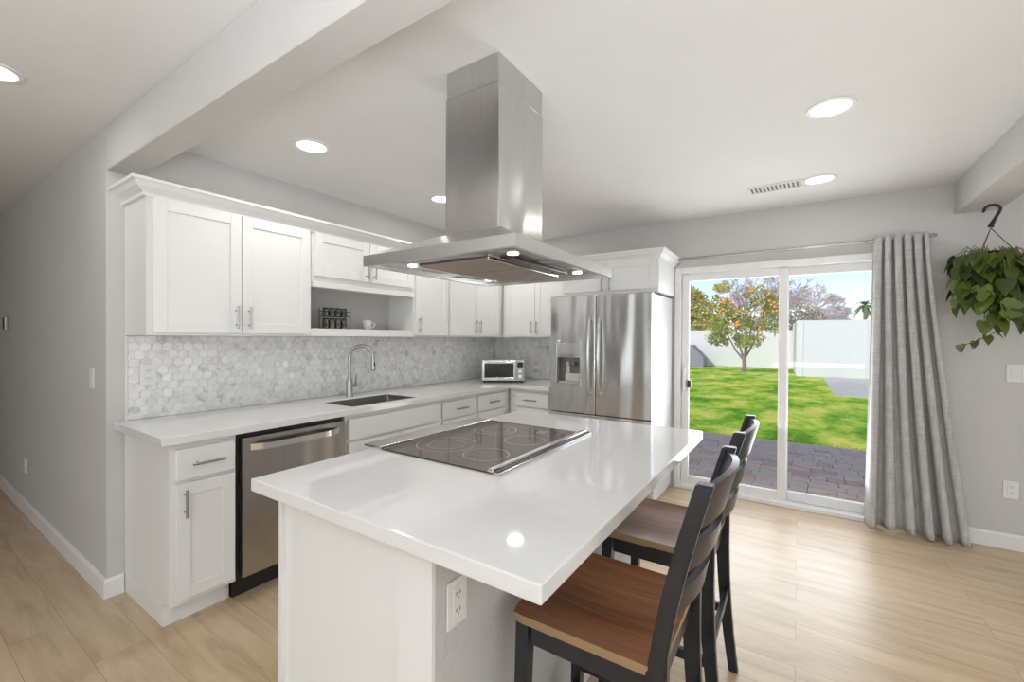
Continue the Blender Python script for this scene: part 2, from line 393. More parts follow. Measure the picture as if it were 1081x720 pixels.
# ------------------------------------------------------------------ sliding patio door
dr = D.objects.new('door_1', None); COL.objects.link(dr); struct(dr, 'white vinyl sliding glass patio door', 'door')
bm = nb()
bx(bm, DX0, YB - .012, 0.0, DX0 + .055, YB + .12, DZ1, .003); bx(bm, DX1 - .055, YB - .012, 0.0, DX1, YB + .12, DZ1, .003)
bx(bm, DX0 + .055, YB - .012, DZ1 - .055, DX1 - .055, YB + .12, DZ1, .003); bx(bm, DX0 + .055, YB - .012, .0, DX1 - .055, YB + .12, .035, .003)
bx(bm, DX0 + .055, YB + .015, .035, DX1 - .055, YB + .022, .05)
obj('door_frame', bm, M['vinyl'], dr)
def sash(x0, x1, y, nm):
    bm = nb(); z0, z1 = .04, DZ1 - .06; w = .062
    bx(bm, x0, y, z0, x0 + w, y + .035, z1, .004); bx(bm, x1 - w, y, z0, x1, y + .035, z1, .004)
    bx(bm, x0 + w, y, z0, x1 - w, y + .035, z0 + .075, .004); bx(bm, x0 + w, y, z1 - .062, x1 - w, y + .035, z1, .004)
    s = obj(nm, bm, M['vinyl'], dr)
    box_obj('glass_pane', (x0 + w - .005, y + .014, z0 + .07, x1 - w + .005, y + .020, z1 - .057), M['glass'], s)
    return s
s1 = sash(DX0 + .057, -.078, YB + .022, 'sliding_sash'); s2 = sash(-.132, DX1 - .057, YB + .064, 'fixed_sash')
bm = nb(); bx(bm, -.882, YB - .004, .90, -.862, YB + .02, 1.10, .004); bx(bm, -.887, YB + .010, .88, -.857, YB + .021, 1.12, .003)
obj('pull_handle', bm, M['vinyl'], s1, recalc=True)
bm = nb(); bx(bm, -.845, YB - .008, .925, -.812, YB + .021, .99, .006, 2); obj('latch', bm, M['black_plastic'], s1)

# ------------------------------------------------------------------ cabinet builder
def shaker(bm, x0, z0, x1, z1, y0=0.0, t=.019, w=.058):
    bx(bm, x0, y0, z0, x0 + w, y0 + t, z1, .0015); bx(bm, x1 - w, y0, z0, x1, y0 + t, z1, .0015)
    bx(bm, x0 + w, y0, z0, x1 - w, y0 + t, z0 + w, .0015); bx(bm, x0 + w, y0, z1 - w, x1 - w, y0 + t, z1, .0015)
    bx(bm, x0 + w - .002, y0 + .007, z0 + w - .002, x1 - w + .002, y0 + t - .001, z1 - w + .002)
def bar_handle(parent, x, z, ln, horizontal=False, y=0):
    bm = nb(); h = ln / 2; k = h * .62
    P = (lambda a, b: (x + a, b, z)) if horizontal else (lambda a, b: (x, b, z + a))
    tube(bm, [P(-h, y - .032), P(h, y - .032)], .0062, 10)
    for s in (-k, k): tube(bm, [P(s, y - .032), P(s, y + .001)], .0042, 8)
    return obj('handle', bm, M['nickel'], parent, smooth=True)
def cabinet(name, label, loc, rz, w, d, z0, z1, fronts, toe=False, group=None, body=None, hollow=None):
    t = thing(name, label, 'cabinet', (loc[0], loc[1], 0), rz, group)
    bm = nb()
    if body: body(bm)
    else:
        bx(bm, 0.0008, .021, z0 + (.11 if toe else 0), w - .0008, d, z1, .001)
        if toe: bx(bm, 0.0008, .095, z0 + .0, w - .0008, d, .11)
    obj('carcass', bm, M['cabinet'], t)
    for f in fronts:
        kind, a, za, b, zb = f[:5]
        bm = nb()
        if kind == 'door': shaker(bm, a, za, b, zb)
        else: bx(bm, a, 0, za, b, .019, zb, .003)
        fo = obj('door' if kind == 'door' else ('drawer' if kind == 'drawer' else 'false_front'), bm, M['cabinet'], t)
        if kind == 'drawer': bar_handle(fo, (a + b) / 2, (za + zb) / 2, min(.14, (b - a) * .55), True)
        if kind == 'door' and len(f) > 5 and f[5]:
            side, ztop = f[5]
            x = a + .032 if side == 'l' else b - .032
            bar_handle(fo, x, ztop, .13)
    return t
XF = -2.385   # face of base fronts
R90 = R(90)
# base run along the cabinet wall (local x -> +Y, local y -> -X)
d_base = -(XW + .004) + XF
def end_body(bm):
    bx(bm, 0.0, .021, .11, .283, d_base, .873, .001); bx(bm, 0.0, .095, 0, .283, d_base, .11)
cabinet('base_cabinet', 'white base cabinet at the left end with one drawer over one door', (XF, .787), R90, .285, d_base, 0, .873,
        [('drawer', .022, .695, .272, .842), ('door', .022, .135, .272, .678, ('l', .59))], body=end_body)
for c in [o for o in D.objects if o.name == 'drawer']: pass
def sink_body(bm):
    bx(bm, 0.001, .021, .11, .884, d_base, .62, .001); bx(bm, 0.001, .095, 0, .884, d_base, .11)
    bx(bm, 0.001, .021, .62, .884, .033, .873); bx(bm, .001, .033, .62, .018, d_base, .873); bx(bm, .866, .033, .62, .884, d_base, .873)
cabinet('base_cabinet', 'white sink base cabinet with a wide false front above two doors', (XF, 1.708), R90, .885, d_base, 0, .873,
        [('false', .018, .705, .868, .842), ('door', .018, .135, .441, .690, ('r', .6)), ('door', .445, .135, .868, .690, ('l', .6))], body=sink_body)
cabinet('base_cabinet', 'narrow white base cabinet with a drawer, just right of the sink cabinet', (XF, 2.595), R90, .458, d_base, 0, .873,
        [('drawer', .016, .705, .442, .842), ('door', .016, .135, .442, .690, ('l', .6))], toe=True)
cabinet('base_cabinet', 'white corner base cabinet with a drawer, left of the inside corner', (XF, 3.055), R90, 1.112, d_base, 0, .873,
        [('drawer', .016, .705, .445, .842), ('door', .016, .135, .445, .690, ('r', .6))], toe=True)
cabinet('base_cabinet', 'short white base cabinet with a drawer beside the refrigerator', (XF + .001, 3.555), 0, .463, .612, 0, .873,
        [('drawer', .075, .705, .445, .842), ('door', .075, .135, .445, .690, ('l', .6))], toe=True)

# dishwasher
dw = thing('dishwasher', 'stainless steel dishwasher between the end cabinet and the sink cabinet', 'dishwasher', (XF, 1.074, 0), R90)
bm = nb(); bx(bm, .004, .03, .10, .627, d_base, .868); bx(bm, .004, .075, .0, .627, .5, .10); obj('tub', bm, M['black_plastic'], dw)
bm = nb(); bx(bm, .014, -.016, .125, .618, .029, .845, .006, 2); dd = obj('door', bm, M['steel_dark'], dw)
bm = nb(); pts = []
for k in range(17):
    s = k / 16; pts.append((.05 + .52 * s, -.018 - .045 * min(1, math.sin(math.pi * s) * 2.2) , .795))
prof = [(-.004, -.016), (.004, -.016), (.004, .016), (-.004, .016)]
rings = []
for k, p in enumerate(pts):
    rings.append([bm.verts.new((p[0], p[1] + a, p[2] + b)) for a, b in prof])
for i in range(16):
    for j in range(4): bm.faces.new((rings[i][j], rings[i][(j + 1) % 4], rings[i + 1][(j + 1) % 4], rings[i + 1][j]))
bm.faces.new(rings[0]); bm.faces.new(rings[-1])
obj('handle', bm, M['steel'], dd, smooth=True)

# perimeter countertop with sink cut-out
XC, YC = -2.35, 3.52
bm = nb(); xs = [XW + .002, -2.76, -2.42, XC, -1.915]; ys = [.742, 1.78, 2.36, YC, YB - .002]
grid_slab(bm, xs, ys, lambda i, j: not (i == 1 and j == 1) and not (i == 3 and j < 3), .8745, .914)
ct = obj('countertop', bm, M['quartz']); tag(ct, 'white quartz countertop wrapping the wall cabinets, with a sink cut into it', 'countertop')
bv = ct.modifiers.new('edge', 'BEVEL'); bv.width = .003; bv.segments = 2; bv.limit_method = 'ANGLE'
# sink
sk = thing('sink', 'undermount stainless steel sink in front of the tall faucet', 'sink', (-2.59, 2.07, .874))
bm = nb(); hx, hy, dp, t = .1685, .2885, .19, .004
o = [(-hx, -hy), (hx, -hy), (hx, hy), (-hx, hy)]
def rr(hx, hy, r, n=5):
    out = []
    for cx, cy, a0 in ((hx - r, hy - r, 0), (-hx + r, hy - r, 90), (-hx + r, -hy + r, 180), (hx - r, -hy + r, 270)):
        for k in range(n + 1):
            a = R(a0 + 90 * k / n); out.append((cx + r * math.cos(a), cy + r * math.sin(a)))
    return out
loops = [(rr(hx + .001, hy + .001, .012), .034), (rr(hx - .003, hy - .003, .014), .034), (rr(hx - .002, hy - .002, .03), -dp + .03), (rr(hx - .02, hy - .02, .025), -dp), (rr(.045, .045, .0449), -dp - .003)]
prev = None
for lp, z in loops:
    ring = [bm.verts.new((x, y, z)) for x, y in lp]
    if prev:
        for k in range(len(ring)): bm.faces.new((prev[k], prev[(k + 1) % len(ring)], ring[(k + 1) % len(ring)], ring[k]))
    prev = ring
bm.faces.new(prev)
so = obj('basin', bm, M['sink'], sk, smooth=True)
bm = nb(); lathe(bm, [(0, -dp - .001), (.038, -dp - .001), (.042, -dp + .001), (.044, -dp - .003)], 20); obj('drain', bm, M['chrome'], sk, smooth=True)
# faucet
fc = thing('faucet', 'brushed steel gooseneck faucet with pull-down head behind the sink', 'faucet', (-2.84, 2.06, .914))
bm = nb(); lathe(bm, [(0, 0), (.030, 0), (.030, .006), (.026, .012), (.0235, .03), (.0225, .12), (.018, .135), (.015, .15), (0, .15)], 20); obj('base', bm, M['nickel'], fc, smooth=True)
bm = nb(); dx, dy = .80, .60; rad = .088
pts = [(0, 0, .14), (0, 0, .20), (0, 0, .26), (0, 0, .30)]
for k in range(1, 15):
    a = math.pi * k / 14 * .97; pts.append((dx * rad * (1 - math.cos(a)), dy * rad * (1 - math.cos(a)), .30 + rad * math.sin(a)))
tube(bm, pts, .0125, 14); obj('spout', bm, M['nickel'], fc, smooth=True)
bm = nb(); ex, ey, ez = pts[-1]; tube(bm, [(ex, ey, ez + .004), (ex + .001, ey, ez - .02), (ex + .002, ey, ez - .06), (ex + .003, ey, ez - .10)], [.0135, .0145, .017, .0195], 14)
sh = obj('spray_head', bm, M['nickel'], fc, smooth=True)
bm = nb(); tube(bm, [(ex + .003, ey, ez - .099), (ex + .003, ey, ez - .105)], .016, 14); obj('nozzle', bm, M['black_plastic'], sh)
bm = nb(); bx(bm, ex + .012, ey - .006, ez - .075, ex + .022, ey + .006, ez - .045, .002); obj('spray_button', bm, M['black_plastic'], sh)
bm = nb(); tube(bm, [(.0, .018, .085), (0, .062, .085)], .015, 12); tube(bm, [(0, .054, .085), (.002, .056, .12), (.006, .058, .165)], [.007, .006, .0045], 8); obj('lever', bm, M['nickel'], fc, smooth=True)

# ------------------------------------------------------------------ backsplash : individual hexagons in one mesh
def hexfield(bm, u0, u1, v0, v1, r=.029):
    w = math.sqrt(3) * r; rows = int((v1 - v0) / (1.5 * r)) + 2; cols = int((u1 - u0) / w) + 2
    out = []
    for j in range(rows):
        for i in range(cols):
            cu = u0 + i * w + (w / 2 if j % 2 else 0); cv = v0 + j * 1.5 * r
            pts = [(cu + (r - .0012) * math.sin(R(60 * k)), cv + (r - .0012) * math.cos(R(60 * k))) for k in range(6)]
            pts = [(min(max(a, u0), u1), min(max(b, v0), v1)) for a, b in pts]
            ar = sum(pts[k][0] * pts[(k + 1) % 6][1] - pts[(k + 1) % 6][0] * pts[k][1] for k in range(6)) / 2
            if abs(ar) < 2e-4: continue
            cc = [p for n_, p in enumerate(pts) if p != pts[n_ - 1]]
            if len(cc) >= 3: out.append((cu, cv, cc))
    return out
def hexwall(name, u0, u1, v0, v1, place, label):
    bm = nb()
    for cu, cv, pts in hexfield(bm, u0, u1, v0, v1):
        ta, tb = random.gauss(0, .035), random.gauss(0, .035)
        mu = sum(p[0] for p in pts) / len(pts); mv = sum(p[1] for p in pts) / len(pts)
        hgt = lambda a, b: .0075 + ta * (a - cu) + tb * (b - cv)
        base = [bm.verts.new(place(a, b, .003)) for a, b in pts]
        mid = [bm.verts.new(place(a, b, hgt(a, b) - .0012)) for a, b in pts]
        top = [bm.verts.new(place(a + (mu - a) * .07, b + (mv - b) * .07, hgt(a, b))) for a, b in pts]
        n = len(pts)
        for k in range(n):
            k2 = (k + 1) % n
            bm.faces.new((base[k], base[k2], mid[k2], mid[k])); bm.faces.new((mid[k], mid[k2], top[k2], top[k]))
        bm.faces.new(top)
    o = obj(name, bm, M['marble'])
    tag(o, label, 'backsplash'); return o
b1 = hexwall('backsplash', .80, YB - .012, .916, 1.369, lambda a, b, h: (XW + h, a, b), 'glossy hexagonal marble tile backsplash along the sink wall')
bm = nb(); bx(bm, XW + .0005, .792, .915, XW + .0045, YB - .001, 1.3695); bx(bm, XW + .0005, .790, .915, XW + .010, .7975, 1.3695); obj('grout_bed', bm, M['grout'], b1)
b2 = hexwall('backsplash', XW + .012, -1.893, .916, 1.369, lambda a, b, h: (a, YB - h, b), 'hexagonal marble tile backsplash behind the toaster oven, left of the refrigerator')
bm = nb(); bx(bm, XW + .010, YB - .0045, .915, -1.893, YB - .0005, 1.3695); obj('grout_bed', bm, M['grout'], b2)

# ------------------------------------------------------------------ wall cabinets
XU = -2.672; du = XU - XW - .004
UZ0, UZ1 = 1.371, 2.09
G = None
cabinet('wall_cabinet', 'large white two-door wall cabinet at the left end of the run', (XU, .787), R90, .870, du, UZ0, UZ1,
        [('door', .024, 1.386, .434, 2.062, ('r', 1.475)), ('door', .438, 1.386, .852, 2.062, ('l', 1.475))])
u2 = cabinet('wall_cabinet', 'short white two-door wall cabinet above the open spice shelf', (XU, 1.659), R90, .908, du, 1.735, UZ1,
        [('door', .016, 1.775, .452, 2.062, ('r', 1.86)), ('door', .456, 1.775, .892, 2.062, ('l', 1.86))])
bm = nb(); bx(bm, .001, .0, 1.700, .906, .075, 1.7345, .002); obj('light_valance', bm, M['cabinet'], u2)
cabinet('wall_cabinet', 'narrow white single-door wall cabinet right of the spice shelf', (XU, 2.569), R90, .428, du, UZ0, UZ1,
        [('door', .014, 1.386, .414, 2.062, ('l', 1.475))])
cabinet('wall_cabinet', 'white two-door wall cabinet on the sink wall next to the inside corner', (XU, 2.999), R90, 1.168, du, UZ0, UZ1,
        [('door', .014, 1.386, .404, 2.062, ('r', 1.475)), ('door', .408, 1.386, .80, 2.062, ('l', 1.475))])
cabinet('wall_cabinet', 'white two-door wall cabinet above the toaster oven on the door wall', (XU + .002, 3.84), 0, .775, .326, UZ0, UZ1,
        [('door', .045, 1.386, .405, 2.062, ('r', 1.475)), ('door', .409, 1.386, .765, 2.062, ('l', 1.475))])
cr = [(0, 2.06), (.012, 2.06), (.015, 2.075), (.024, 2.084), (.045, 2.098), (.058, 2.118), (.068, 2.122), (.070, 2.136), (0, 2.136)]
bm = nb(); moulding(bm, [(XW + .002, .786), (XU - .0205, .786), (XU - .0205, 3.86), (-1.897, 3.86)], [(o_, z_) for o_, z_ in cr]);
# lift off the carcass tops
o = obj('crown_molding', bm, M['trim']); tag(o, 'white crown molding capping the long run of wall cabinets', 'molding')
# cabinet over the refrigerator
oc = cabinet('wall_cabinet', 'white two-door cabinet above the refrigerator with its own crown', (-1.845, 3.60), 0, .888, .566, 1.755, UZ1,
        [('door', .02, 1.782, .442, 2.035, ('r', 1.84)), ('door', .446, 1.782, .868, 2.035, ('l', 1.84))])
bm = nb(); moulding(bm, [(0, .23), (0, .021), (.888, .021), (.888, .566)], [(o_ * .8, z_ - .03) for o_, z_ in cr]); obj('crown', bm, M['trim'], oc)
# niche back and shelf
o = box_obj('niche_panel', (XW + .001, 1.66, 1.371, XW + .006, 2.566, 1.733), M['niche']); tag(o, 'grey panel at the back of the open spice niche', 'panel')
o = box_obj('wall_shelf', (XW + .007, 1.6595, 1.371, -2.70, 2.5675, 1.425), M['cabinet'], bev=.002); tag(o, 'thick white open shelf holding spice jars and a white cup', 'shelf')
# spice jars: two tiers on a small stack
def jar(x, y, z, spice, label, r=.024, h=.062):
    t = thing('spice_jar', label, 'jar', (x, y, z), 0, None)
    bm = nb(); lathe(bm, [(0, 0), (r, 0), (r, h), (r * .85, h + .006), (r * .85, h + .008), (r * .85 - .002, h + .008), (r - .002, h), (r - .002, .003), (0, .003)], 14); obj('glass_body', bm, M['jar_glass'], t, smooth=True)
    bm = nb(); lathe(bm, [(0, .0035), (r - .0025, .0035), (r - .0025, h * .7), (0, h * .72)], 14); obj('contents', bm, M[spice], t, smooth=True)
    bm = nb(); lathe(bm, [(0, h + .0085), (r * .9, h + .0085), (r * .9, h + .020), (0, h + .020)], 14); obj('lid', bm, M['black_plastic'], t, smooth=True)
    return t
jd = [('spice_brown', 'dark brown'), ('spice_tan', 'tan'), ('spice_green', 'herb green'), ('spice_brown', 'dark brown')]
rack = thing('spice_rack', 'small two-tier black wire rack on the open shelf', 'rack', (-2.86, 1.95, 1.4255))
bm = nb()
for sx in (-.035, .035):
    for sy in (-.105, .105): tube(bm, [(sx, sy, .0), (sx, sy, .155)], .003, 6)
for z in (.006, .092):
    for sx in (-.035, .035): tube(bm, [(sx, -.105, z), (sx, .105, z)], .0025, 6)
    for k in range(8): tube(bm, [(-.035, -.105 + .03 * k, z), (.035, -.105 + .03 * k, z)], .0015, 5)
for sx in (-.035, .035): tube(bm, [(sx, -.105, .13), (sx, .105, .13)], .0025, 6)
obj('wire_frame', bm, M['string'], rack)
pos = ['leftmost', 'second from left', 'third from left', 'rightmost']
for tier, z in (('lower', 1.4255 + .009), ('upper', 1.4255 + .0952)):
    for k in range(4):
        sp, cn = jd[(k + (1 if tier == 'upper' else 0)) % 4]
        jar(-2.86, 1.95 - .076 + k * .0507, z, sp, f'{pos[k]} black-lidded spice jar on the {tier} rack tier, {cn} inside', .022, .052 if tier == 'lower' else .040)
cup = thing('cup', 'small white ceramic cup right of the spice jars on the shelf', 'cup', (-2.86, 2.235, 1.4255), R(60))
bm = nb(); lathe(bm, [(0, 0), (.026, 0), (.030, .004), (.038, .068), (.040, .074), (.037, .074), (.027, .008), (0, .007)], 20); obj('cup_body', bm, M['ceramic'], cup, smooth=True)
bm = nb(); tube(bm, [(.035, 0, .058), (.055, 0, .056), (.060, 0, .040), (.050, 0, .022), (.032, 0, .020)], .0045, 8); obj('handle', bm, M['ceramic'], cup, smooth=True)

# ------------------------------------------------------------------ refrigerator
FX0, FX1, FY = -1.887, -.972, 3.485
fr = thing('refrigerator', 'stainless steel french-door refrigerator with dispenser in the left door', 'refrigerator', (FX0, FY, 0))
fw = FX1 - FX0
bm = nb(); bx(bm, .003, .075, .025, fw - .003, .66, 1.735, .004); bx(bm, .02, .10, 0, fw - .02, .62, .03); bx(bm, .03, .03, 1.735, .12, .16, 1.752); bx(bm, fw - .12, .03, 1.735, fw - .03, .16, 1.752); obj('body', bm, M['fridge_side'], fr)
SPL = .437; DB, DT = .712, 1.742
def fdoor(x0, x1, hole=None):
    bm = nb()
    if hole:
        hx0, hx1, hz0, hz1 = hole
        me_x = [x0, hx0, hx1, x1]; me_z = [DB, hz0, hz1, DT]
        b2_ = nb(); grid_slab(b2_, me_x, me_z, lambda i, j: not (i == 1 and j == 1), 0, .068)
        for v in b2_.verts: v.co = Vector((v.co.x, .068 - v.co.z, v.co.y))
        tmp = D.meshes.new('t'); b2_.to_mesh(tmp); b2_.free(); bm.from_mesh(tmp); D.meshes.remove(tmp)
        bx(bm, hx0, .055, hz0, hx1, .0675, hz1)
    else: bx(bm, x0, 0, DB, x1, .068, DT, .008, 3)
    o = obj('door', bm, M['steel_fridge'], fr)
    if hole:
        m = o.modifiers.new('edge', 'BEVEL'); m.width = .006; m.segments = 2; m.limit_method = 'ANGLE'
    return o
dl = fdoor(.0, SPL - .003, (.07, .292, .970, 1.195)); dr2 = fdoor(SPL + .003, fw)
# dispenser
bm = nb(); bx(bm, .058, -.006, .955, .070, .002, 1.345, .002); bx(bm, .292, -.006, .955, .304, .002, 1.345, .002); bx(bm, .07, -.006, .955, .292, .002, .970, .002); bx(bm, .07, -.006, 1.195, .292, .002, 1.345, .002)
obj('dispenser_bezel', bm, M['steel_fridge'], dl)
bm = nb(); bx(bm, .09, -.008, 1.225, .275, -.0055, 1.325, .001); obj('display', bm, M['steel'], dl)
bm = nb(); bx(bm, .0705, .047, .9705, .2915, .0545, 1.1945); bx(bm, .0705, .004, .9705, .085, .047, 1.1945); bx(bm, .15, .006, 1.16, .285, .046, 1.194, .003); bx(bm, .18, .01, 1.125, .24, .04, 1.16, .008, 2); obj('dispenser_recess', bm, M['recess'], dl)
bm = nb(); bx(bm, .135, .034, .985, .285, .046, 1.055, .003); bx(bm, .150, .030, 1.055, .18, .044, 1.17, .004); bx(bm, .085, .003, .9705, .2915, .046, .982, .002); obj('paddle', bm, M['cream_plastic'], dl)
def bowed(x, z0, z1, parent, bow=.055):
    bm = nb(); pts = []; rs = []
    for k in range(21):
        s = k / 20; b_ = math.sin(math.pi * s); pts.append((x, -.006 - bow * (b_ ** .55 if b_ > 0 else 0), z0 + (z1 - z0) * s)); rs.append(.006 + .009 * b_ ** .7 if b_ > 0 else .006)
    tube(bm, pts, rs, 12)
    for zz in (z0 + .03, z1 - .03): tube(bm, [(x, .002, zz), (x, -.03, zz)], .009, 10)
    return obj('handle', bm, M['steel'], parent, smooth=True)
bowed(SPL - .045, .87, 1.56, dl); bowed(SPL + .045, .87, 1.56, dr2)
bm = nb(); bx(bm, 0, 0, .06, fw, .068, DB - .006, .008, 3); fz = obj('freezer_drawer', bm, M['steel_fridge'], fr)
bm = nb(); tube(bm, [(.10, .0, .63), (.12, -.04, .63), (.2, -.055, .63), (fw - .2, -.055, .63), (fw - .12, -.04, .63), (fw - .10, .0, .63)], .011, 12); obj('handle', bm, M['steel'], fz, smooth=True)
bm = nb(); bx(bm, .004, .069, DB - .004, fw - .004, .0745, 1.735); obj('gasket', bm, M['black_plastic'], fr)

# ------------------------------------------------------------------ toaster oven
to = thing('toaster_oven', 'stainless toaster oven angled in the counter corner', 'toaster oven', (-2.66, 3.475, .914), math.atan2(.262, .352))
tw, td, thh = .435, .27, .232
bm = nb(); bx(bm, 0, .012, .016, tw, td, thh, .008, 2); obj('housing', bm, M['steel'], to)
bm = nb()
for x in (.03, tw - .03):
    for y in (.04, td - .03): lathe(bm, [(0, 0), (.014, 0), (.012, .018), (0, .018)], 10, (x, y, 0))
bx(bm, .006, .010, .010, tw - .006, td - .01, .018); obj('feet', bm, M['black_plastic'], to)
bm = nb(); b0 = .335
bx(bm, .006, 0, .030, .026, .014, .222, .002); bx(bm, b0 - .016, 0, .03, b0, .014, .222, .002); bx(bm, .026, 0, .03, b0 - .016, .014, .052, .002); bx(bm, .026, 0, .195, b0 - .016, .014, .222, .002)
td_ = obj('door', bm, M['steel'], to)
bm = nb(); bx(bm, .025, .005, .051, b0 - .015, .010, .196); obj('window', bm, M['display'], td_)
bm = nb(); tube(bm, [(.035, -.022, .208), (b0 - .025, -.022, .208)], .006, 10); tube(bm, [(.05, -.022, .208), (.05, .001, .208)], .004, 8); tube(bm, [(b0 - .04, -.022, .208), (b0 - .04, .001, .208)], .004, 8); obj('handle', bm, M['chrome'], td_, smooth=True)
bm = nb(); bx(bm, b0 + .004, 0, .030, tw - .006, .013, .222, .002); cp = obj('control_panel', bm, M['nickel'], to)
bm = nb(); bx(bm, b0 + .022, -.002, .155, tw - .022, .001, .205, .001); obj('display', bm, M['display'], cp)
for zz in (.115, .065):
    bm = nb(); tube(bm, [((b0 + tw) / 2, .001, zz), ((b0 + tw) / 2, -.014, zz)], .016, 16); obj('knob', bm, M['chrome'], cp, smooth=True)

# ------------------------------------------------------------------ island
IX0, IX1, IY0, IY1 = -1.46, -.391, .694, 2.305
isl = thing('kitchen_island', 'white kitchen island base with a grey textured seating side', 'island', (-1.36, .745, 0))
bm = nb(); bx(bm, 0, 0, .0, .018, 1.5, .8735); bx(bm, .018, 0, .0, .5395, 1.5, .8735, .001); obj('cabinet_body', bm, M['cabinet'], isl)
bm = nb(); bx(bm, -.005, -.012, .0, .014, -.0002, .8735); obj('end_panel_trim', bm, M['cabinet'], isl)
bm = nb(); bx(bm, .520, -.004, 0, .5395, -.0002, .8735, .001); obj('end_panel_trim', bm, M['cabinet'], isl)
bm = nb(); bx(bm, .5405, 0, 0, .655, 1.5, .8735, .002); obj('knee_wall', bm, M['knee'], isl)
bm = nb(); bx(bm, .5405, -.014, 0, .657, -.0002, .8735, .001); obj('end_casing', bm, M['trim'], isl)
bm = nb(); bx(bm, .6555, .01, 0, .668, 1.5, .09, .002); obj('baseboard', bm, M['trim'], isl)
for i in range(3):
    bm = nb(); bm2 = None
    y0, y1 = .02 + i * .49, .02 + i * .49 + .47
    # doors on the working side (face -X)
    w = .058; x0, x1 = -.020, -.001
    bx(bm, x0, y0, .12, x1, y0 + w, .85, .0015); bx(bm, x0, y1 - w, .12, x1, y1, .85, .0015); bx(bm, x0, y0 + w, .12, x1, y1 - w, .12 + w, .0015); bx(bm, x0, y0 + w, .85 - w, x1, y1 - w, .85, .0015)
    bx(bm, x0 + .01, y0 + w, .12 + w, x1, y1 - w, .85 - w); d_ = obj('door', bm, M['cabinet'], isl)
    bm = nb(); tube(bm, [(-.052, y1 - .03, .64), (-.052, y1 - .03, .77)], .006, 8); tube(bm, [(-.052, y1 - .03, .66), (-.019, y1 - .03, .66)], .004, 6); tube(bm, [(-.052, y1 - .03, .75), (-.019, y1 - .03, .75)], .004, 6); obj('handle', bm, M['nickel'], d_)
bm = nb(); bx(bm, IX0, IY0, .8745, IX1, IY1, .914, .004, 2)
o = obj('island_countertop', bm, M['quartz']); tag(o, 'white quartz island countertop with a cooktop set on it', 'countertop')
# cooktop
ck = thing('cooktop', 'black glass downdraft cooktop on the island under the range hood', 'cooktop', (-1.40, 1.165, .9145))
bm = nb(); bx(bm, 0, 0, 0, .555, .745, .006, .002); obj('glass_top', bm, M['black_glass'], ck)
bm = nb(); bx(bm, .535, -.004, .0062, .560, .755, .017, .004, 2); bx(bm, .5605, -.006, 0, .583, .758, .009, .002); obj('front_trim', bm, M['chrome'], ck)
bm = nb()
bx(bm, .5625, -.004, .0092, .5805, .75, .0115, .001); obj('trim_groove', bm, M['black_plastic'], ck)
def ring(bm, cx, cy, r, w=.0028, z=.0065):
    n = 48; a = []; b = []
    for k in range(n):
        t_ = 2 * math.pi * k / n; a.append(bm.verts.new((cx + r * math.cos(t_), cy + r * math.sin(t_), z))); b.append(bm.verts.new((cx + (r - w) * math.cos(t_), cy + (r - w) * math.sin(t_), z)))
    for k in range(n): bm.faces.new((a[k], a[(k + 1) % n], b[(k + 1) % n], b[k]))
for cx, cy, r in ((.17, .20, .125), (.40, .17, .09), (.17, .55, .105), (.40, .45, .09)):
    bm = nb(); ring(bm, cx, cy, r)
    if r > .1: ring(bm, cx, cy, r * .62, .002)
    obj('burner', bm, M['ring'], ck)
bm = nb()
for k in range(2): bx(bm, .37 + k * .022, .60, .0063, .376 + k * .022, .66, .0068)
obj('touch_marks', bm, M['ring'], ck)
vt = thing('downdraft_vent', 'long flat stainless vent strip along the far edge of the cooktop', 'vent', (-1.508, 1.165, .9145))
bm = nb(); bx(bm, 0, 0, 0, .104, .40, .012, .004, 2); obj('cover', bm, M['steel'], vt)
bm = nb(); bx(bm, 0, .408, 0, .104, .745, .009, .003, 2); obj('cover', bm, M['steel'], vt)
bm = nb(); bx(bm, .02, .398, 0, .09, .410, .006); obj('hinge', bm, M['chrome'], vt)

# ------------------------------------------------------------------ outlets and switches
def plate(name, label, loc, rz, w=.072, h=.116, kind='outlet', cat=None, gangs=1):
    t = thing(name, label, cat or name.replace('_', ' '), loc, rz)
    bm = nb(); bx(bm, -w / 2, -.006, -h / 2, w / 2, -.0005, h / 2, .002, 2); obj('cover_plate', bm, M['plate'], t)
    for g in range(gangs):
        cx = (g - (gangs - 1) / 2) * .046
        bm = nb()
        if kind == 'outlet':
            bx(bm, -.017, -.0078, -.042, .017, -.0062, .042, .0015)
            r_ = obj('receptacle', bm, M['plate'], t)
            for zc in (-.021, .021):
                for a_, z_, h_ in ((-.0065, .0025, .0045), (.0065, .0025, .0045), (0, -.008, .002)):
                    bm = nb(); bx(bm, a_ - .001, -.0088, zc + z_ - h_, a_ + .001, -.0079, zc + z_ + h_); obj('slot', bm, M['slot'], r_)
        else:
            bx(bm, cx - .016, -.0085, -.033, cx + .016, -.006, .033, .0015); obj('rocker', bm, M['plate'], t)
    return t
plate('power_outlet', 'white power outlet on the grey side of the island near the counter corner', (-.7042, .818, .716), R90)
plate('power_outlet', 'leftmost power outlet in the marble backsplash, near the hall wall', (XW + .011, .885, 1.155), R90)
plate('light_switch', 'pale light switch plate in the backsplash between the left outlet and the faucet', (XW + .011, 1.535, 1.15), R90, kind='switch')
plate('power_outlet', 'power outlet in the backsplash just right of the faucet', (XW + .011, 2.69, 1.16), R90)
plate('power_outlet', 'power outlet in the backsplash left of the toaster oven', (XW + .011, 3.50, 1.155), R90)
plate('power_outlet', 'low white power outlet on the wall right of the curtain', (1.168, YB, .39), 0)
plate('light_switch', 'white double light switch below the hanging plant', (1.20, YB, 1.155), 0, w=.118, kind='switch', gangs=2)
plate('light_switch', 'white light switch on the hall wall beside the cabinet corner', (-3.235, YL, 1.135), 0, kind='switch')
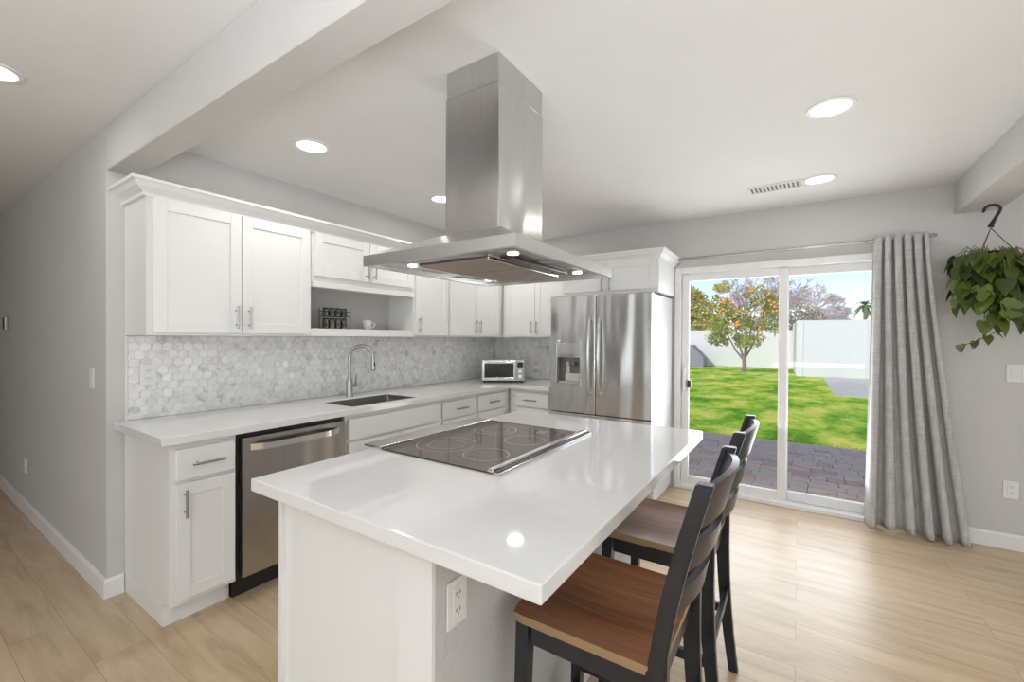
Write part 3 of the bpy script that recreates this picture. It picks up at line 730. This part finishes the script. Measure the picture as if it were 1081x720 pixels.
plate('power_outlet', 'low white power outlet on the far left hall wall', (-4.97, YL, .365), 0)
th_ = thing('thermostat', 'small dark and white control mounted far left on the hall wall', 'thermostat', (-5.67, YL, 1.47))
bm = nb(); bx(bm, -.04, -.022, -.055, .04, -.0005, .055, .004, 2); obj('housing', bm, M['nickel'], th_)
bm = nb(); bx(bm, -.036, -.026, -.050, .008, -.0222, .045, .001); obj('screen', bm, M['black_plastic'], th_)

# ------------------------------------------------------------------ range hood
hd = thing('range_hood', 'stainless steel island range hood hanging from the ceiling', 'range hood', (-1.1035, 1.545, 0))
hx_, hy_ = .3665, .415; zb, zt = 1.655, 1.697
sx, sy = -1.082 + 1.1035, 1.502 - 1.545; ax, ay = .134, .167
# canopy: rim and shallow pyramid, open below
bm = nb()
def ringv(cx, cy, hx, hy, z): return [bm.verts.new((cx + a * hx, cy + b * hy, z)) for a, b in ((-1, -1), (1, -1), (1, 1), (-1, 1))]
r0 = ringv(0, 0, hx_, hy_, zb); r1 = ringv(0, 0, hx_, hy_, zt); r2 = ringv(sx, sy, ax + .03, ay + .03, 1.778); r3 = ringv(sx, sy, ax + .004, ay + .004, 1.780)
ri = ringv(0, 0, hx_ - .018, hy_ - .018, zb); rj = ringv(0, 0, hx_ - .018, hy_ - .018, zb + .012)
for a, b in ((r0, r1), (r1, r2), (r2, r3), (ri, r0), (rj, ri)):
    for k in range(4): bm.faces.new((a[k], a[(k + 1) % 4], b[(k + 1) % 4], b[k]))
bm.faces.new(r3)
obj('canopy', bm, M['steel_hood'], hd)
bm = nb(); bx(bm, -hx_ + .0185, -hy_ + .0185, zb + .012, hx_ - .0185, hy_ - .0185, zb + .016); obj('underside_panel', bm, M['steel_dark'], hd)
bm = nb(); bx(bm, sx - ax, sy - ay, 1.7805, sx + ax, sy + ay, 2.34, .002); obj('lower_chimney', bm, M['steel_v'], hd)
bm = nb(); bx(bm, sx - ax + .003, sy - ay + .003, 2.3402, sx + ax - .003, sy + ay - .003, CL - .001, .002); obj('upper_chimney', bm, M['steel_v'], hd)
for yy in (-.139, .139):
    bm = nb(); bx(bm, -.195, yy - .134, zb + .006, .150, yy + .134, zb + .0115, .002)
    f_ = obj('filter', bm, M['filter'], hd)
    for sxx in (-.200, .155):
        bm = nb(); bx(bm, sxx - .004, yy - .136, zb + .002, sxx + .004, yy + .136, zb + .0115, .001); obj('filter_rail', bm, M['chrome'], f_)
bm = nb(); bx(bm, .17, -.22, zb + .003, .235, .22, zb + .0115, .002); obj('control_strip', bm, M['black_glass'], hd)
for lx, ly in ((-.235, -.27), (.262, -.27), (.262, .26), (-.235, .26)):
    bm = nb(); lathe(bm, [(.0, 0), (.021, 0), (.021, -.003), (0, -.003)], 20, (lx, ly, zb + .0112)); q = obj('hood_lamp', bm, M['lamp'], hd)
    add_light('AREA', 'hood_lamp_light', (lx, ly, zb + .004), (0, 0, 0), .10, (1, .97, .93), .05, shape='DISK', parent=hd)

# ------------------------------------------------------------------ recessed ceiling lights
def downlight(x, y, z, label, e=1.5):
    t = thing('recessed_light', label, 'ceiling light', (x, y, z), 0, 'recessed ceiling lights')
    bm = nb(); lathe(bm, [(.098, -.0005), (.096, -.006), (.080, -.008), (.076, -.003), (.076, -.0008), (.098, -.0005)], 32); obj('trim_ring', bm, M['trim'], t, smooth=True)
    bm = nb(); lathe(bm, [(0, -.0035), (.0755, -.0035), (.0755, -.001), (0, -.001)], 32); obj('diffuser', bm, M['lamp'], t)
    add_light('AREA', 'recessed_light_beam', (0, 0, -.012), (0, 0, 0), e, (1, .955, .89), .14, shape='DISK', parent=t)
downlight(-2.31, 1.424, CL, 'round recessed ceiling light above the left wall cabinets', 4.5)
downlight(-2.33, 2.52, CL, 'round recessed ceiling light seen beside the hood chimney', 4.5)
downlight(.115, 2.505, CL, 'larger of two round ceiling lights at upper right, nearest the viewer')
downlight(.107, 3.58, CL, 'round ceiling light next to the air vent near the sliding door')
downlight(-2.75, .30, CL, 'round ceiling light at the far left in the hall ceiling')
downlight(-2.30, 3.554, CL, 'round ceiling light in the kitchen corner hidden behind the hood', 3.5)
av = thing('air_vent', 'white rectangular ceiling air vent left of the far ceiling light', 'air vent', (-.15, 3.60, CL), R(-3))
bm = nb(); bx(bm, -.17, -.085, -.008, .17, -.065, -.0005, .001); bx(bm, -.17, .065, -.008, .17, .085, -.0005, .001); bx(bm, -.17, -.065, -.008, -.15, .065, -.0005, .001); bx(bm, .15, -.065, -.008, .17, .065, -.0005, .001); obj('frame', bm, M['duct'], av)
bm = nb(); bx(bm, -.15, -.065, -.0015, .15, .065, -.0005); obj('duct_opening', bm, M['recess'], av)
for k in range(12):
    bm = nb(); x = -.137 + k * .025; prism(bm, [(x, -.0014), (x + .004, -.0014), (x + .016, -.008), (x + .012, -.008)], -.064, .064, lambda a, b, c: (a, c, b)); obj('louver', bm, M['duct'], av)

# ------------------------------------------------------------------ counter stools
def lerp(a, b, t): return a + (b - a) * t
def make_stool(x, y, label, rz=0):
    """origin on the floor under the middle of the seat; seat faces -X (the island), back on +X side"""
    t = thing('counter_stool', label, 'stool', (x, y, 0), rz, 'wooden counter stools at the island')
    sd, sw = .20, .212; zs = .632
    # seat slab, gently dished with rounded corners
    bm = nb(); nx, ny = 14, 14; V = {}
    for i in range(nx + 1):
        for j in range(ny + 1):
            u = lerp(-1, 1, i / nx); v = lerp(-1, 1, j / ny)
            px = u * sd; py = v * sw * (1 - .03 * (u + 1) / 2)
            if u < -.85: px += .012 * v ** 4
            if abs(u) > .99 and abs(v) > .99: px *= .985; py *= .985
            dz = -.011 * (1 - u * u) * (1 - v ** 4) 
            V[i, j] = (px, py, zs + dz)
    top = {k: bm.verts.new(p) for k, p in V.items()}; bot = {k: bm.verts.new((p[0] * .985, p[1] * .985, zs - .025)) for k, p in V.items()}
    for i in range(nx):
        for j in range(ny):
            bm.faces.new((top[i, j], top[i + 1, j], top[i + 1, j + 1], top[i, j + 1])); bm.faces.new((bot[i, j + 1], bot[i + 1, j + 1], bot[i + 1, j], bot[i, j]))
    edge = []
    for i in range(nx): edge += [((i, 0), (i + 1, 0)), ((i + 1, ny), (i, ny))]
    for j in range(ny): edge += [((nx, j), (nx, j + 1)), ((0, j + 1), (0, j))]
    for a, b in edge:
        f = bm.faces.new((bot[a], bot[b], top[b], top[a])); f.material_index = 1
    obj('seat', bm, [M['seat_wood'], M['seat_edge']], t, smooth=True)
    zf = zs - .026
    # front legs
    for s in (-1, 1):
        bm = nb(); prism(bm, [(-.185, s * .178 - .019), (-.147, s * .178 - .019), (-.147, s * .178 + .019), (-.185, s * .178 + .019)], 0, zf)
        for v in bm.verts:
            if v.co.z < .01: v.co.x = -.182 + (v.co.x + .166) * .8; v.co.y = s * .186 + (v.co.y - s * .178) * .8
        obj('leg', bm, M['black_paint'], t)
    # rear legs continue up as back posts, curved
    H_ = 1.062
    def cx(z):
        if z < .60: return .190 + .045 * ((.60 - z) / .60) ** 2
        return .190 + .095 * ((z - .60) / .45) ** 1.4
    for s in (-1, 1):
        bm = nb(); rings = []
        for k in range(17):
            z = H_ * k / 16; c = cx(z); w = .021 - .003 * (z / H_); hw = .0155
            if z < .6: w = .017 + .008 * z / .6
            yy = s * .192
            rings.append([bm.verts.new((c + a * w, yy + b * hw, z)) for a, b in ((-1, -1), (1, -1), (1, 1), (-1, 1))])
        for i in range(16):
            for j in range(4): bm.faces.new((rings[i][j], rings[i][(j + 1) % 4], rings[i + 1][(j + 1) % 4], rings[i + 1][j]))
        bm.faces.new(rings[0]); bm.faces.new(rings[-1])
        bmesh.ops.recalc_face_normals(bm, faces=bm.faces[:])
        es = [e for e in bm.edges if len(e.link_faces) == 2 and e.calc_face_angle(0) > R(60)]
        bmesh.ops.bevel(bm, geom=es, offset=.003, segments=2, affect='EDGES')
        obj('leg', bm, M['black_paint'], t)
    # curved back slats
    for z0, z1, bow in ((.955, 1.056, .036), (.850, .912, .038), (.745, .805, .036)):
        bm = nb(); n = 16; fr_, bk = [], []
        rr_ = []
        for k in range(n + 1):
            s = lerp(-1, 1, k / n); yy = s * .177; dx = bow * (1 - s * s)
            arch = .012 * (1 - s * s)
            row = []
            for zz, top_ in ((z0, 0), (z1, 1)):
                c = cx(zz) + dx; z_ = zz + (arch if top_ else arch * .5) - .006
                row += [(c - .008, yy, z_), (c + .008, yy, z_)]
            rr_.append([bm.verts.new(p) for p in (row[0], row[1], row[3], row[2])])
        for i in range(n):
            for j in range(4): bm.faces.new((rr_[i][j], rr_[i][(j + 1) % 4], rr_[i + 1][(j + 1) % 4], rr_[i + 1][j]))
        bm.faces.new(rr_[0]); bm.faces.new(rr_[-1]); obj('back_slat', bm, M['black_paint'], t, smooth=True)
    # aprons
    bm = nb(); bx(bm, -.146, -.186, zf - .062, .170, -.166, zf - .001, .002); obj('apron', bm, M['black_paint'], t)
    bm = nb(); bx(bm, -.146, .166, zf - .062, .170, .186, zf - .001, .002); obj('apron', bm, M['black_paint'], t)
    bm = nb(); bx(bm, -.178, -.158, zf - .062, -.158, .158, zf - .001, .002); obj('apron', bm, M['black_paint'], t)
    bm = nb(); bx(bm, .172, -.176, zf - .062, .190, .176, zf - .001, .002); obj('apron', bm, M['black_paint'], t)
    # stretchers
    for s in (-1, 1):
        bm = nb(); bx(bm, -.158, s * .183 - .010, .235, .203, s * .183 + .010, .270, .002); obj('stretcher', bm, M['black_paint'], t)
    bm = nb(); bx(bm, -.182, -.168, .165, -.162, .168, .205, .002); obj('footrest', bm, M['black_paint'], t)
    bm = nb(); bx(bm, .198, -.176, .31, .216, .176, .345, .002); obj('stretcher', bm, M['black_paint'], t)
    return t
make_stool(-.450, 1.184, 'black ladder-back counter stool with wooden seat, nearest the viewer at the counter corner')
make_stool(-.447, 1.80, 'black ladder-back counter stool with wooden seat, farther one toward the patio door')

# ------------------------------------------------------------------ curtain and rods
rod = thing('curtain_rod', 'thin brushed double curtain rod above the sliding door', 'curtain rod', (0, 0, 0))
bm = nb(); tube(bm, [(-.985, YB - .085, 2.082), (.765, YB - .085, 2.092)], .008, 10); obj('rod', bm, M['nickel'], rod, smooth=True)
bm = nb(); tube(bm, [(-.985, YB - .045, 2.078), (.765, YB - .045, 2.088)], .0055, 10); obj('rear_rod', bm, M['nickel'], rod, smooth=True)
for x in (-.93, .745):
    bm = nb(); z_ = 2.082 + (x + .985) * .0057; tube(bm, [(x, YB - .001, z_ - .012), (x, YB - .09, z_ - .012)], .005, 8); bx(bm, x - .012, YB - .004, z_ - .045, x + .012, YB - .0005, z_ + .015, .001); obj('bracket', bm, M['nickel'], rod)
for x, s in ((-.985, -1), (.765, 1)):
    bm = nb(); z_ = 2.082 + (x + .985) * .0057; tube(bm, [(x, YB - .085, z_), (x + s * .02, YB - .085, z_)], .011, 12); obj('finial', bm, M['nickel'], rod, smooth=True)
bm = nb(); NS, NT = 150, 40; rows = []
nf = 5.5
for j in range(NT + 1):
    t_ = j / NT; z = lerp(2.115, .012, t_); row = []
    spread = t_ ** 1.25
    xl = lerp(.448, .412, spread) ; xr = lerp(.735, .952, spread)
    for i in range(NS + 1):
        s = i / NS
        # fold phase drifts so bottom folds are uneven
        ph = 2 * math.pi * nf * (s + .018 * math.sin(7 * s + 1) * t_)
        amp = lerp(.036, .046, t_) * (1 + .25 * math.sin(9 * s + 2) * t_)
        x = lerp(xl, xr, s) + .010 * math.sin(ph * 2) * (1 - .4 * t_)
        y = YB - .085 + amp * math.cos(ph) - .035 * t_ * (.3 + s * .5) + .006 * math.sin(23 * s + 4 * t_)
        z2 = z + (.012 * math.sin(5 * s) - .0) * t_ * .6
        y = min(y, YB - .02)
        row.append(bm.verts.new((x, y, z2)))
    rows.append(row)
for j in range(NT):
    for i in range(NS): bm.faces.new((rows[j][i], rows[j][i + 1], rows[j + 1][i + 1], rows[j + 1][i]))
cu = obj('curtain', bm, M['fabric'], smooth='full'); tag(cu, 'light grey linen curtain gathered at the right side of the sliding door', 'curtain')
sm = cu.modifiers.new('thickness', 'SOLIDIFY'); sm.thickness = .003

# ------------------------------------------------------------------ hanging plant
HP = (1.005, 3.93)
hp = thing('hanging_plant', 'trailing green philodendron in a hanging pot below the beam', 'plant', (HP[0], HP[1], 0))
bm = nb(); pts = [(-.040, 0, 2.176)]
for k in range(10):
    a = math.pi * (1 - k / 9 * 1.15); pts.append((.0 + .036 * math.cos(a), 0, 2.188 + .032 * math.sin(a)))
pts += [(.012, 0, 2.13), (-.003, 0, 2.095), (-.005, 0, 2.08)]
tube(bm, pts, [.006] + [.0085] * 10 + [.009, .013, .016], 8); obj('hook', bm, M['black_plastic'], hp, smooth=True)
bm = nb(); tube(bm, [(0, 0, 2.234), (0, 0, 2.215)], .004, 8); obj('screw_eye', bm, M['plate'], hp)
PR, PZ = .10, 1.915
bm = nb()
for k in range(3):
    a = R(90 + 120 * k + 20); tube(bm, [(-.005, 0, 2.075), (PR * math.cos(a), PR * math.sin(a), PZ)], .0025, 6)
obj('hanger_wires', bm, M['string'], hp)
bm = nb(); lathe(bm, [(0, PZ - .15), (.07, PZ - .15), (.08, PZ - .14), (PR, PZ - .01), (PR + .008, PZ), (PR + .004, PZ + .004), (PR - .006, PZ), (PR - .012, PZ - .02), (0, PZ - .02)], 28); obj('pot', bm, M['pot'], hp, smooth=True)
def leaf(bm, p, d, up, ln, wd, curl=.25):
    """heart-shaped leaf starting at p along d"""
    d = d.normalized(); s = d.cross(up)
    if s.length < 1e-3: s = d.orthogonal()
    s.normalize(); n = s.cross(d).normalized()
    out = [(0, 0), (-.10, .28), (.05, .47), (.3, .5), (.6, .34), (.85, .13), (1, 0)]
    mid = [bm.verts.new(p + d * (a * ln) - n * (curl * ln * a * a)) for a in (0, .05, .3, .6, .85, 1)]
    def side(sg):
        pr = [bm.verts.new(p + d * (a * ln) + s * (sg * b * wd) + n * (b * wd * .28) - n * (curl * ln * max(a, 0) ** 2)) for a, b in out[1:6]]
        f = [(mid[0], pr[0], pr[1]), (mid[0], pr[1], mid[1]), (mid[1], pr[1], pr[2], mid[2]), (mid[2], pr[2], pr[3], mid[3]), (mid[3], pr[3], pr[4], mid[4]), (mid[4], pr[4], mid[5])]
        for q in f: bm.faces.new(q if sg > 0 else q[::-1])
    side(1); side(-1)
rnd = random.Random(21)
bml, bms = nb(), nb()
for k in range(170):
    a = rnd.uniform(0, 2 * math.pi); q = rnd.random()
    r0 = PR * rnd.uniform(.5, 1.1); r1 = rnd.uniform(.08, .18) ; drop = rnd.uniform(-.02, .37) * (q + .2)
    z0 = PZ + rnd.uniform(-.01, .03)
    p0 = Vector((r0 * math.cos(a), r0 * math.sin(a), z0)); p1 = Vector((r1 * math.cos(a), min(r1 * math.sin(a), .2), PZ - .01 - drop))
    pm = (p0 + p1) / 2 + Vector((0, 0, .05))
    if k % 2 == 0: tube(bms, [p0, pm, p1], .0025, 5)
    dd_ = Vector((math.cos(a + rnd.uniform(-.7, .7)), math.sin(a + rnd.uniform(-.7, .7)), rnd.uniform(-2.6, -.9)))
    ln = rnd.uniform(.06, .115); leaf(bml, p1, dd_, Vector((0, 0, 1)), ln, ln * .85)
# trailing vines
vines = [[(-.10, -.05, 1.93), (-.17, -.08, 1.78), (-.13, -.08, 1.66), (-.11, -.08, 1.60)],
         [(.05, -.1, 1.9), (.06, -.12, 1.68), (.04, -.12, 1.55), (.02, -.12, 1.44), (-.06, -.12, 1.385), (-.12, -.12, 1.35), (-.17, -.12, 1.335)],
         [(.10, -.05, 1.9), (.15, -.08, 1.72), (.10, -.1, 1.55), (.14, -.1, 1.50), (.22, -.1, 1.47)],
         [(.0, -.12, 1.9), (.02, -.14, 1.68), (-.02, -.14, 1.56), (-.01, -.14, 1.50)],
         [(-.04, -.10, 1.9), (-.07, -.13, 1.70), (-.05, -.13, 1.60)], [(.03, .05, 1.9), (.05, .04, 1.66), (.03, .03, 1.52)]]
for vn in vines:
    pts = [Vector(p) for p in vn]; fine = []
    for i in range(len(pts) - 1):
        for k in range(5): fine.append(pts[i].lerp(pts[i + 1], k / 5))
    fine.append(pts[-1]); tube(bms, fine, .0028, 5)
    for i in range(3, len(fine), 2):
        ln = rnd.uniform(.06, .12) if len(vn) < 6 else rnd.uniform(.045, .06)
        leaf(bml, fine[i], Vector((rnd.uniform(-1, 1), rnd.uniform(-.8, .2), rnd.uniform(-1.5, -.2))), Vector((0, 0, 1)), ln, ln * .85)
leaf(bml, Vector((.0, -.17, 1.56)), Vector((.95, .1, -.12)), Vector((0, -1, .2)), .13, .13, .05)
obj('leaves', bml, M['philo'], hp, smooth='full', recalc=False); obj('stems', bms, M['stem'], hp, smooth=True)

# ------------------------------------------------------------------ outside
GZ = -.12
bm = nb(); bx(bm, -14, 7.62, GZ - .3, 16, 27, GZ); lw = obj('lawn', bm, M['lawn']); struct(lw, 'green lawn of the back yard', 'lawn')
bm = nb(); bx(bm, -60, 27, GZ - .4, 60, 120, GZ - .05); struct(obj('far_ground', bm, M['concrete']), 'ground beyond the yard wall', 'ground')
bm = nb(); bx(bm, -8, YB + .16, GZ - .3, 8, 7.62, GZ - .03); pt_ = struct(obj('patio', bm, M['joint']), 'brick paver patio outside the sliding door', 'patio')
bm = nb(); rw = random.Random(3); PW, PH = .235, .155
for j in range(int((7.62 - YB - .2) / PH)):
    y0 = YB + .19 + j * PH; off = rw.uniform(0, PW)
    x = -3.2 - off
    while x < 3.2:
        w = PW * rw.choice((.66, 1, 1, 1.33)); bx(bm, x + .003, y0 + .003, GZ - .03, x + w - .003, y0 + PH - .003, GZ + rw.uniform(-.001, .002)); x += w
obj('pavers', bm, M['paver'], pt_)
bm = nb(); bx(bm, .8, 14.2, GZ + .001, 4.5, 20.5, GZ + .03); struct(obj('concrete_pad', bm, M['concrete']), 'pale concrete pad at the right of the lawn', 'slab')
# yard walls
def wallseg(name, x0, y0, x1, y1, h, label):
    d = Vector((x1 - x0, y1 - y0, 0)); n = Vector((-d.y, d.x, 0)).normalized() * .2
    bm = nb(); a = [(x0, y0), (x1, y1), (x1 + n.x, y1 + n.y), (x0 + n.x, y0 + n.y)]
    prism(bm, a, GZ, GZ + h); e = .03
    return struct(obj(name, bm, M['garden_wall']), label, 'wall')
wallseg('garden_wall', -14, 25.9, .2, 26.2, 1.95, 'white block wall across the back of the yard')
wallseg('garden_wall', -.05, 20.9, 14, 22.6, 2.25, 'tall white wall at the right side of the yard')
wallseg('garden_wall', -.25, 26.0, -.05, 20.9, 2.25, 'white wall return joining the two yard walls')
bm = nb(); prism(bm, [(-6.2, GZ), (-4.15, GZ), (-4.15, GZ + .5), (-4.75, GZ + 1.15), (-6.2, GZ + 1.15)], 24.4, 25.5, lambda a, b, c: (a, c, b))
tag(obj('storage_box', bm, M['shed']), 'grey sloped storage box against the yard wall at left', 'storage box')
def blob_leaves(bm, c, rx, ry, rz_, n, size, rg):
    for k in range(n):
        while True:
            v = Vector((rg.uniform(-1, 1), rg.uniform(-1, 1), rg.uniform(-1, 1)))
            if .25 < v.length < 1: break
        p = Vector((c[0] + v.x * rx, c[1] + v.y * ry, c[2] + v.z * rz_))
        a = Vector((rg.gauss(0, 1), rg.gauss(0, 1), rg.gauss(0, 1))).normalized(); b = a.orthogonal().normalized(); s = size * rg.uniform(.6, 1.3)
        vs = [bm.verts.new(p + a * s), bm.verts.new(p + b * s * .5), bm.verts.new(p - a * s), bm.verts.new(p - b * s * .5)]
        bm.faces.new(vs)
rg = random.Random(5)
# orange tree
TX, TY = -2.05, 22.0
tr = thing('orange_tree', 'orange tree full of fruit in front of the white yard wall', 'tree', (TX, TY, GZ))
bm = nb(); tube(bm, [(0, 0, 0), (.03, 0, .35), (0, 0, .7)], [.11, .085, .08], 8)
for dx, dy, h in ((-.8, .1, 1.9), (.7, 0, 2.2), (-.4, -.3, 2.4), (.4, .3, 2.7), (.1, -.2, 1.8)): tube(bm, [(0, 0, .55), (dx * .4, dy * .4, h * .5), (dx, dy, h)], [.06, .04, .02], 6)
obj('trunk', bm, M['bark'], tr)
bm = nb(); crowns = [(-1.0, 0, 2.0, .5, .5, .5), (-.85, 0, 2.95, .5, .5, .55), (.0, 0, 1.95, .75, .6, .6), (.65, 0, 3.45, .6, .6, .6), (1.15, .1, 2.2, .5, .5, .7), (-.2, .1, 2.6, .6, .6, .5), (1.05, 0, 2.95, .5, .5, .6), (-1.15, 0, 1.45, .4, .4, .35), (.15, 0, 1.35, .7, .5, .35)]
for c in crowns:
    blob_leaves(bm, c[:3], c[3] * .85, c[4] * .85, c[5] * .85, 200, .075, rg)
    for q in range(5):
        v = Vector((rg.uniform(-1, 1), rg.uniform(-1, 1), rg.uniform(-1, 1))).normalized()
        blob_leaves(bm, (c[0] + v.x * c[3], c[1] + v.y * c[4], c[2] + v.z * c[5]), .2, .2, .2, 42, .07, rg)
obj('foliage', bm, M['citrus'], tr, recalc=False)
proto = None
for k in range(60):
    c = rg.choice([crowns[1], crowns[1], crowns[3], crowns[6], crowns[6], crowns[5], crowns[2]]); a = rg.uniform(math.pi, 2 * math.pi); zz = rg.uniform(-.7, .7)
    p = (c[0] + c[3] * .9 * math.cos(a) * math.sqrt(1 - zz * zz), c[1] + c[4] * .9 * math.sin(a) * math.sqrt(1 - zz * zz), c[2] + c[5] * zz)
    if proto is None:
        bm = nb(); bmesh.ops.create_icosphere(bm, subdivisions=2, radius=.055); proto = obj('orange_fruit', bm, M['orange'], tr, smooth='full'); o = proto
    else:
        o = proto.copy(); COL.objects.link(o); o.parent = tr
    o.location = p
def leafy_tree(name, label, x, y, h, crowns, mat, size, n, trunk=.18, bark='bark'):
    t = thing(name, label, 'tree', (x, y, GZ)); bm = nb(); tube(bm, [(0, 0, 0), (.05, 0, h * .4), (0, 0, h * .75)], [trunk, trunk * .7, trunk * .3], 8); obj('trunk', bm, M[bark], t)
    bm = nb()
    for c in crowns: blob_leaves(bm, c[:3], c[3], c[4], c[5], n, size, rg)
    obj('foliage', bm, M[mat], t, recalc=False); return t
leafy_tree('leafy_tree', 'tall yellow-green tree beyond the yard wall at far left', -6.6, 31, 4.6, [(-.6, 0, 3.2, 1.8, 1.0, 1.9), (.9, 0, 3.0, 1.1, .9, 1.7), (-.2, 0, 4.3, 1.5, 1.0, .8), (1.9, 0, 2.2, .9, .8, .9), (-.4, 0, 1.6, 1.8, .9, 1.2)], 'yellow_tree', .14, 1500)
leafy_tree('leafy_tree', 'small yellowish treetop standing alone against the sky left of the orange tree', -5.1, 38, 5.4, [(0, 0, 5.55, .75, .6, .38)], 'yellow_tree', .12, 300, .06)
leafy_tree('bush', 'brownish olive bush above the right yard wall beside the door stile', 0, 29.5, 2.6, [(-1.2, 0, 2.2, 1.0, .6, 1.0), (.2, 0, 2.4, 1.1, .6, 1.1), (-2.4, 0, 2.0, .9, .6, .9)], 'bush', .10, 700, .10)
def bare_tree(label, x, y, h, spread, n, seed, low=.25):
    t = thing('bare_tree', label, 'tree', (x, y, GZ)); q = random.Random(seed); bm = nb(); bt = nb()
    tube(bm, [(0, 0, 0), (.1, 0, h * low)], [.24, .18], 8)
    def grow(p, d, ln, r, lev):
        e = p + d * ln; mid = p + d * ln * .5 + Vector((q.gauss(0, 1), q.gauss(0, 1), q.gauss(0, 1))) * ln * .05
        rr_ = max(r, .022); tube(bm if lev < 2 else bt, [p, mid, e], [rr_, rr_ * .8, rr_ * .6], 5 if lev < 2 else 3, caps=False)
        if lev >= 5: return
        for k in range(3 if lev < 4 else n):
            nd = (d + Vector((q.gauss(0, 1), q.gauss(0, 1) * .8, q.gauss(.12, .75))) * spread).normalized(); grow(p.lerp(e, q.uniform(.5, 1)), nd, ln * q.uniform(.58, .82), r * .62, lev + 1)
    for k in range(6):
        a = 2 * math.pi * k / 6; grow(Vector((.1, 0, h * low)), Vector((math.cos(a) * .75, math.sin(a) * .4, q.uniform(.5, 1.1))).normalized(), h * .27, .10, 0)
    obj('trunk', bm, M['pale_bark'], t); obj('twigs', bt, M['twig'], t, recalc=False)
bare_tree('wide bare tree with dense pinkish twigs behind the orange tree', -3.4, 44, 8.2, .55, 6, 4)
bare_tree('bare twiggy tree rising above the right yard wall', -.1, 56, 8.8, .6, 6, 9)
bare_tree('smaller bare tree at the end of the row above the right yard wall', 2.6, 66, 6.6, .6, 5, 14)
# palm and houses beyond
pm_ = thing('palm_tree', 'small palm tree against the sky beyond the right wall', 'tree', (4.55, 46, GZ)); pm_.scale = (.78, .78, .78)
bm = nb(); tube(bm, [(0, 0, 0), (.05, 0, 3), (0, 0, 5.6)], [.22, .17, .15], 8); obj('trunk', bm, M['bark'], pm_)
bm = nb()
for k in range(34):
    a = rg.uniform(0, 2 * math.pi); el = rg.uniform(-.7, 1.2); L_ = rg.uniform(1.0, 1.5); pv = Vector((0, 0, 5.6)); w = .16
    d = Vector((math.cos(a) * math.cos(el), math.sin(a) * math.cos(el), math.sin(el))); prv = None; s = d.cross(Vector((0, 0, 1))).normalized()
    for i in range(6):
        u = i / 5; c = pv + d * L_ * u - Vector((0, 0, .55 * u * u * L_)); ww = w * (math.sin(math.pi * (u * .85 + .12)))
        cur = (bm.verts.new(c + s * ww), bm.verts.new(c - s * ww))
        if prv: bm.faces.new((prv[0], prv[1], cur[1], cur[0]))
        prv = cur
obj('fronds', bm, M['palm'], pm_, recalc=False)
def house(label, x0, x1, y0, y1, h, rh, roofmat):
    t = thing('house', label, 'house', (x0, y0, GZ)); w, d = x1 - x0, y1 - y0
    bm = nb(); bx(bm, 0, 0, 0, w, d, h); obj('walls', bm, M['stucco'], t)
    bm = nb(); prism(bm, [(-.4, h + .01), (w + .4, h + .01), (w * .75, h + rh), (w * .25, h + rh)], -.4, d + .4, lambda a, b, c: (a, c, b)); obj('roof', bm, M[roofmat], t)
    for k in range(2):
        bm = nb(); bx(bm, w * (.15 + .45 * k), -.03, h - 1.3, w * (.15 + .45 * k) + .5, -.002, h - .6, .01); obj('window', bm, M['display'], t)
house('neighbouring house with dark grey roof just above the right yard wall', 1.1, 2.6, 33.5, 37, 2.55, .35, 'roof')
house('neighbouring house with pale flat roof at the far right behind the yard wall', 3.1, 8, 36, 40, 2.45, .4, 'roof_light')
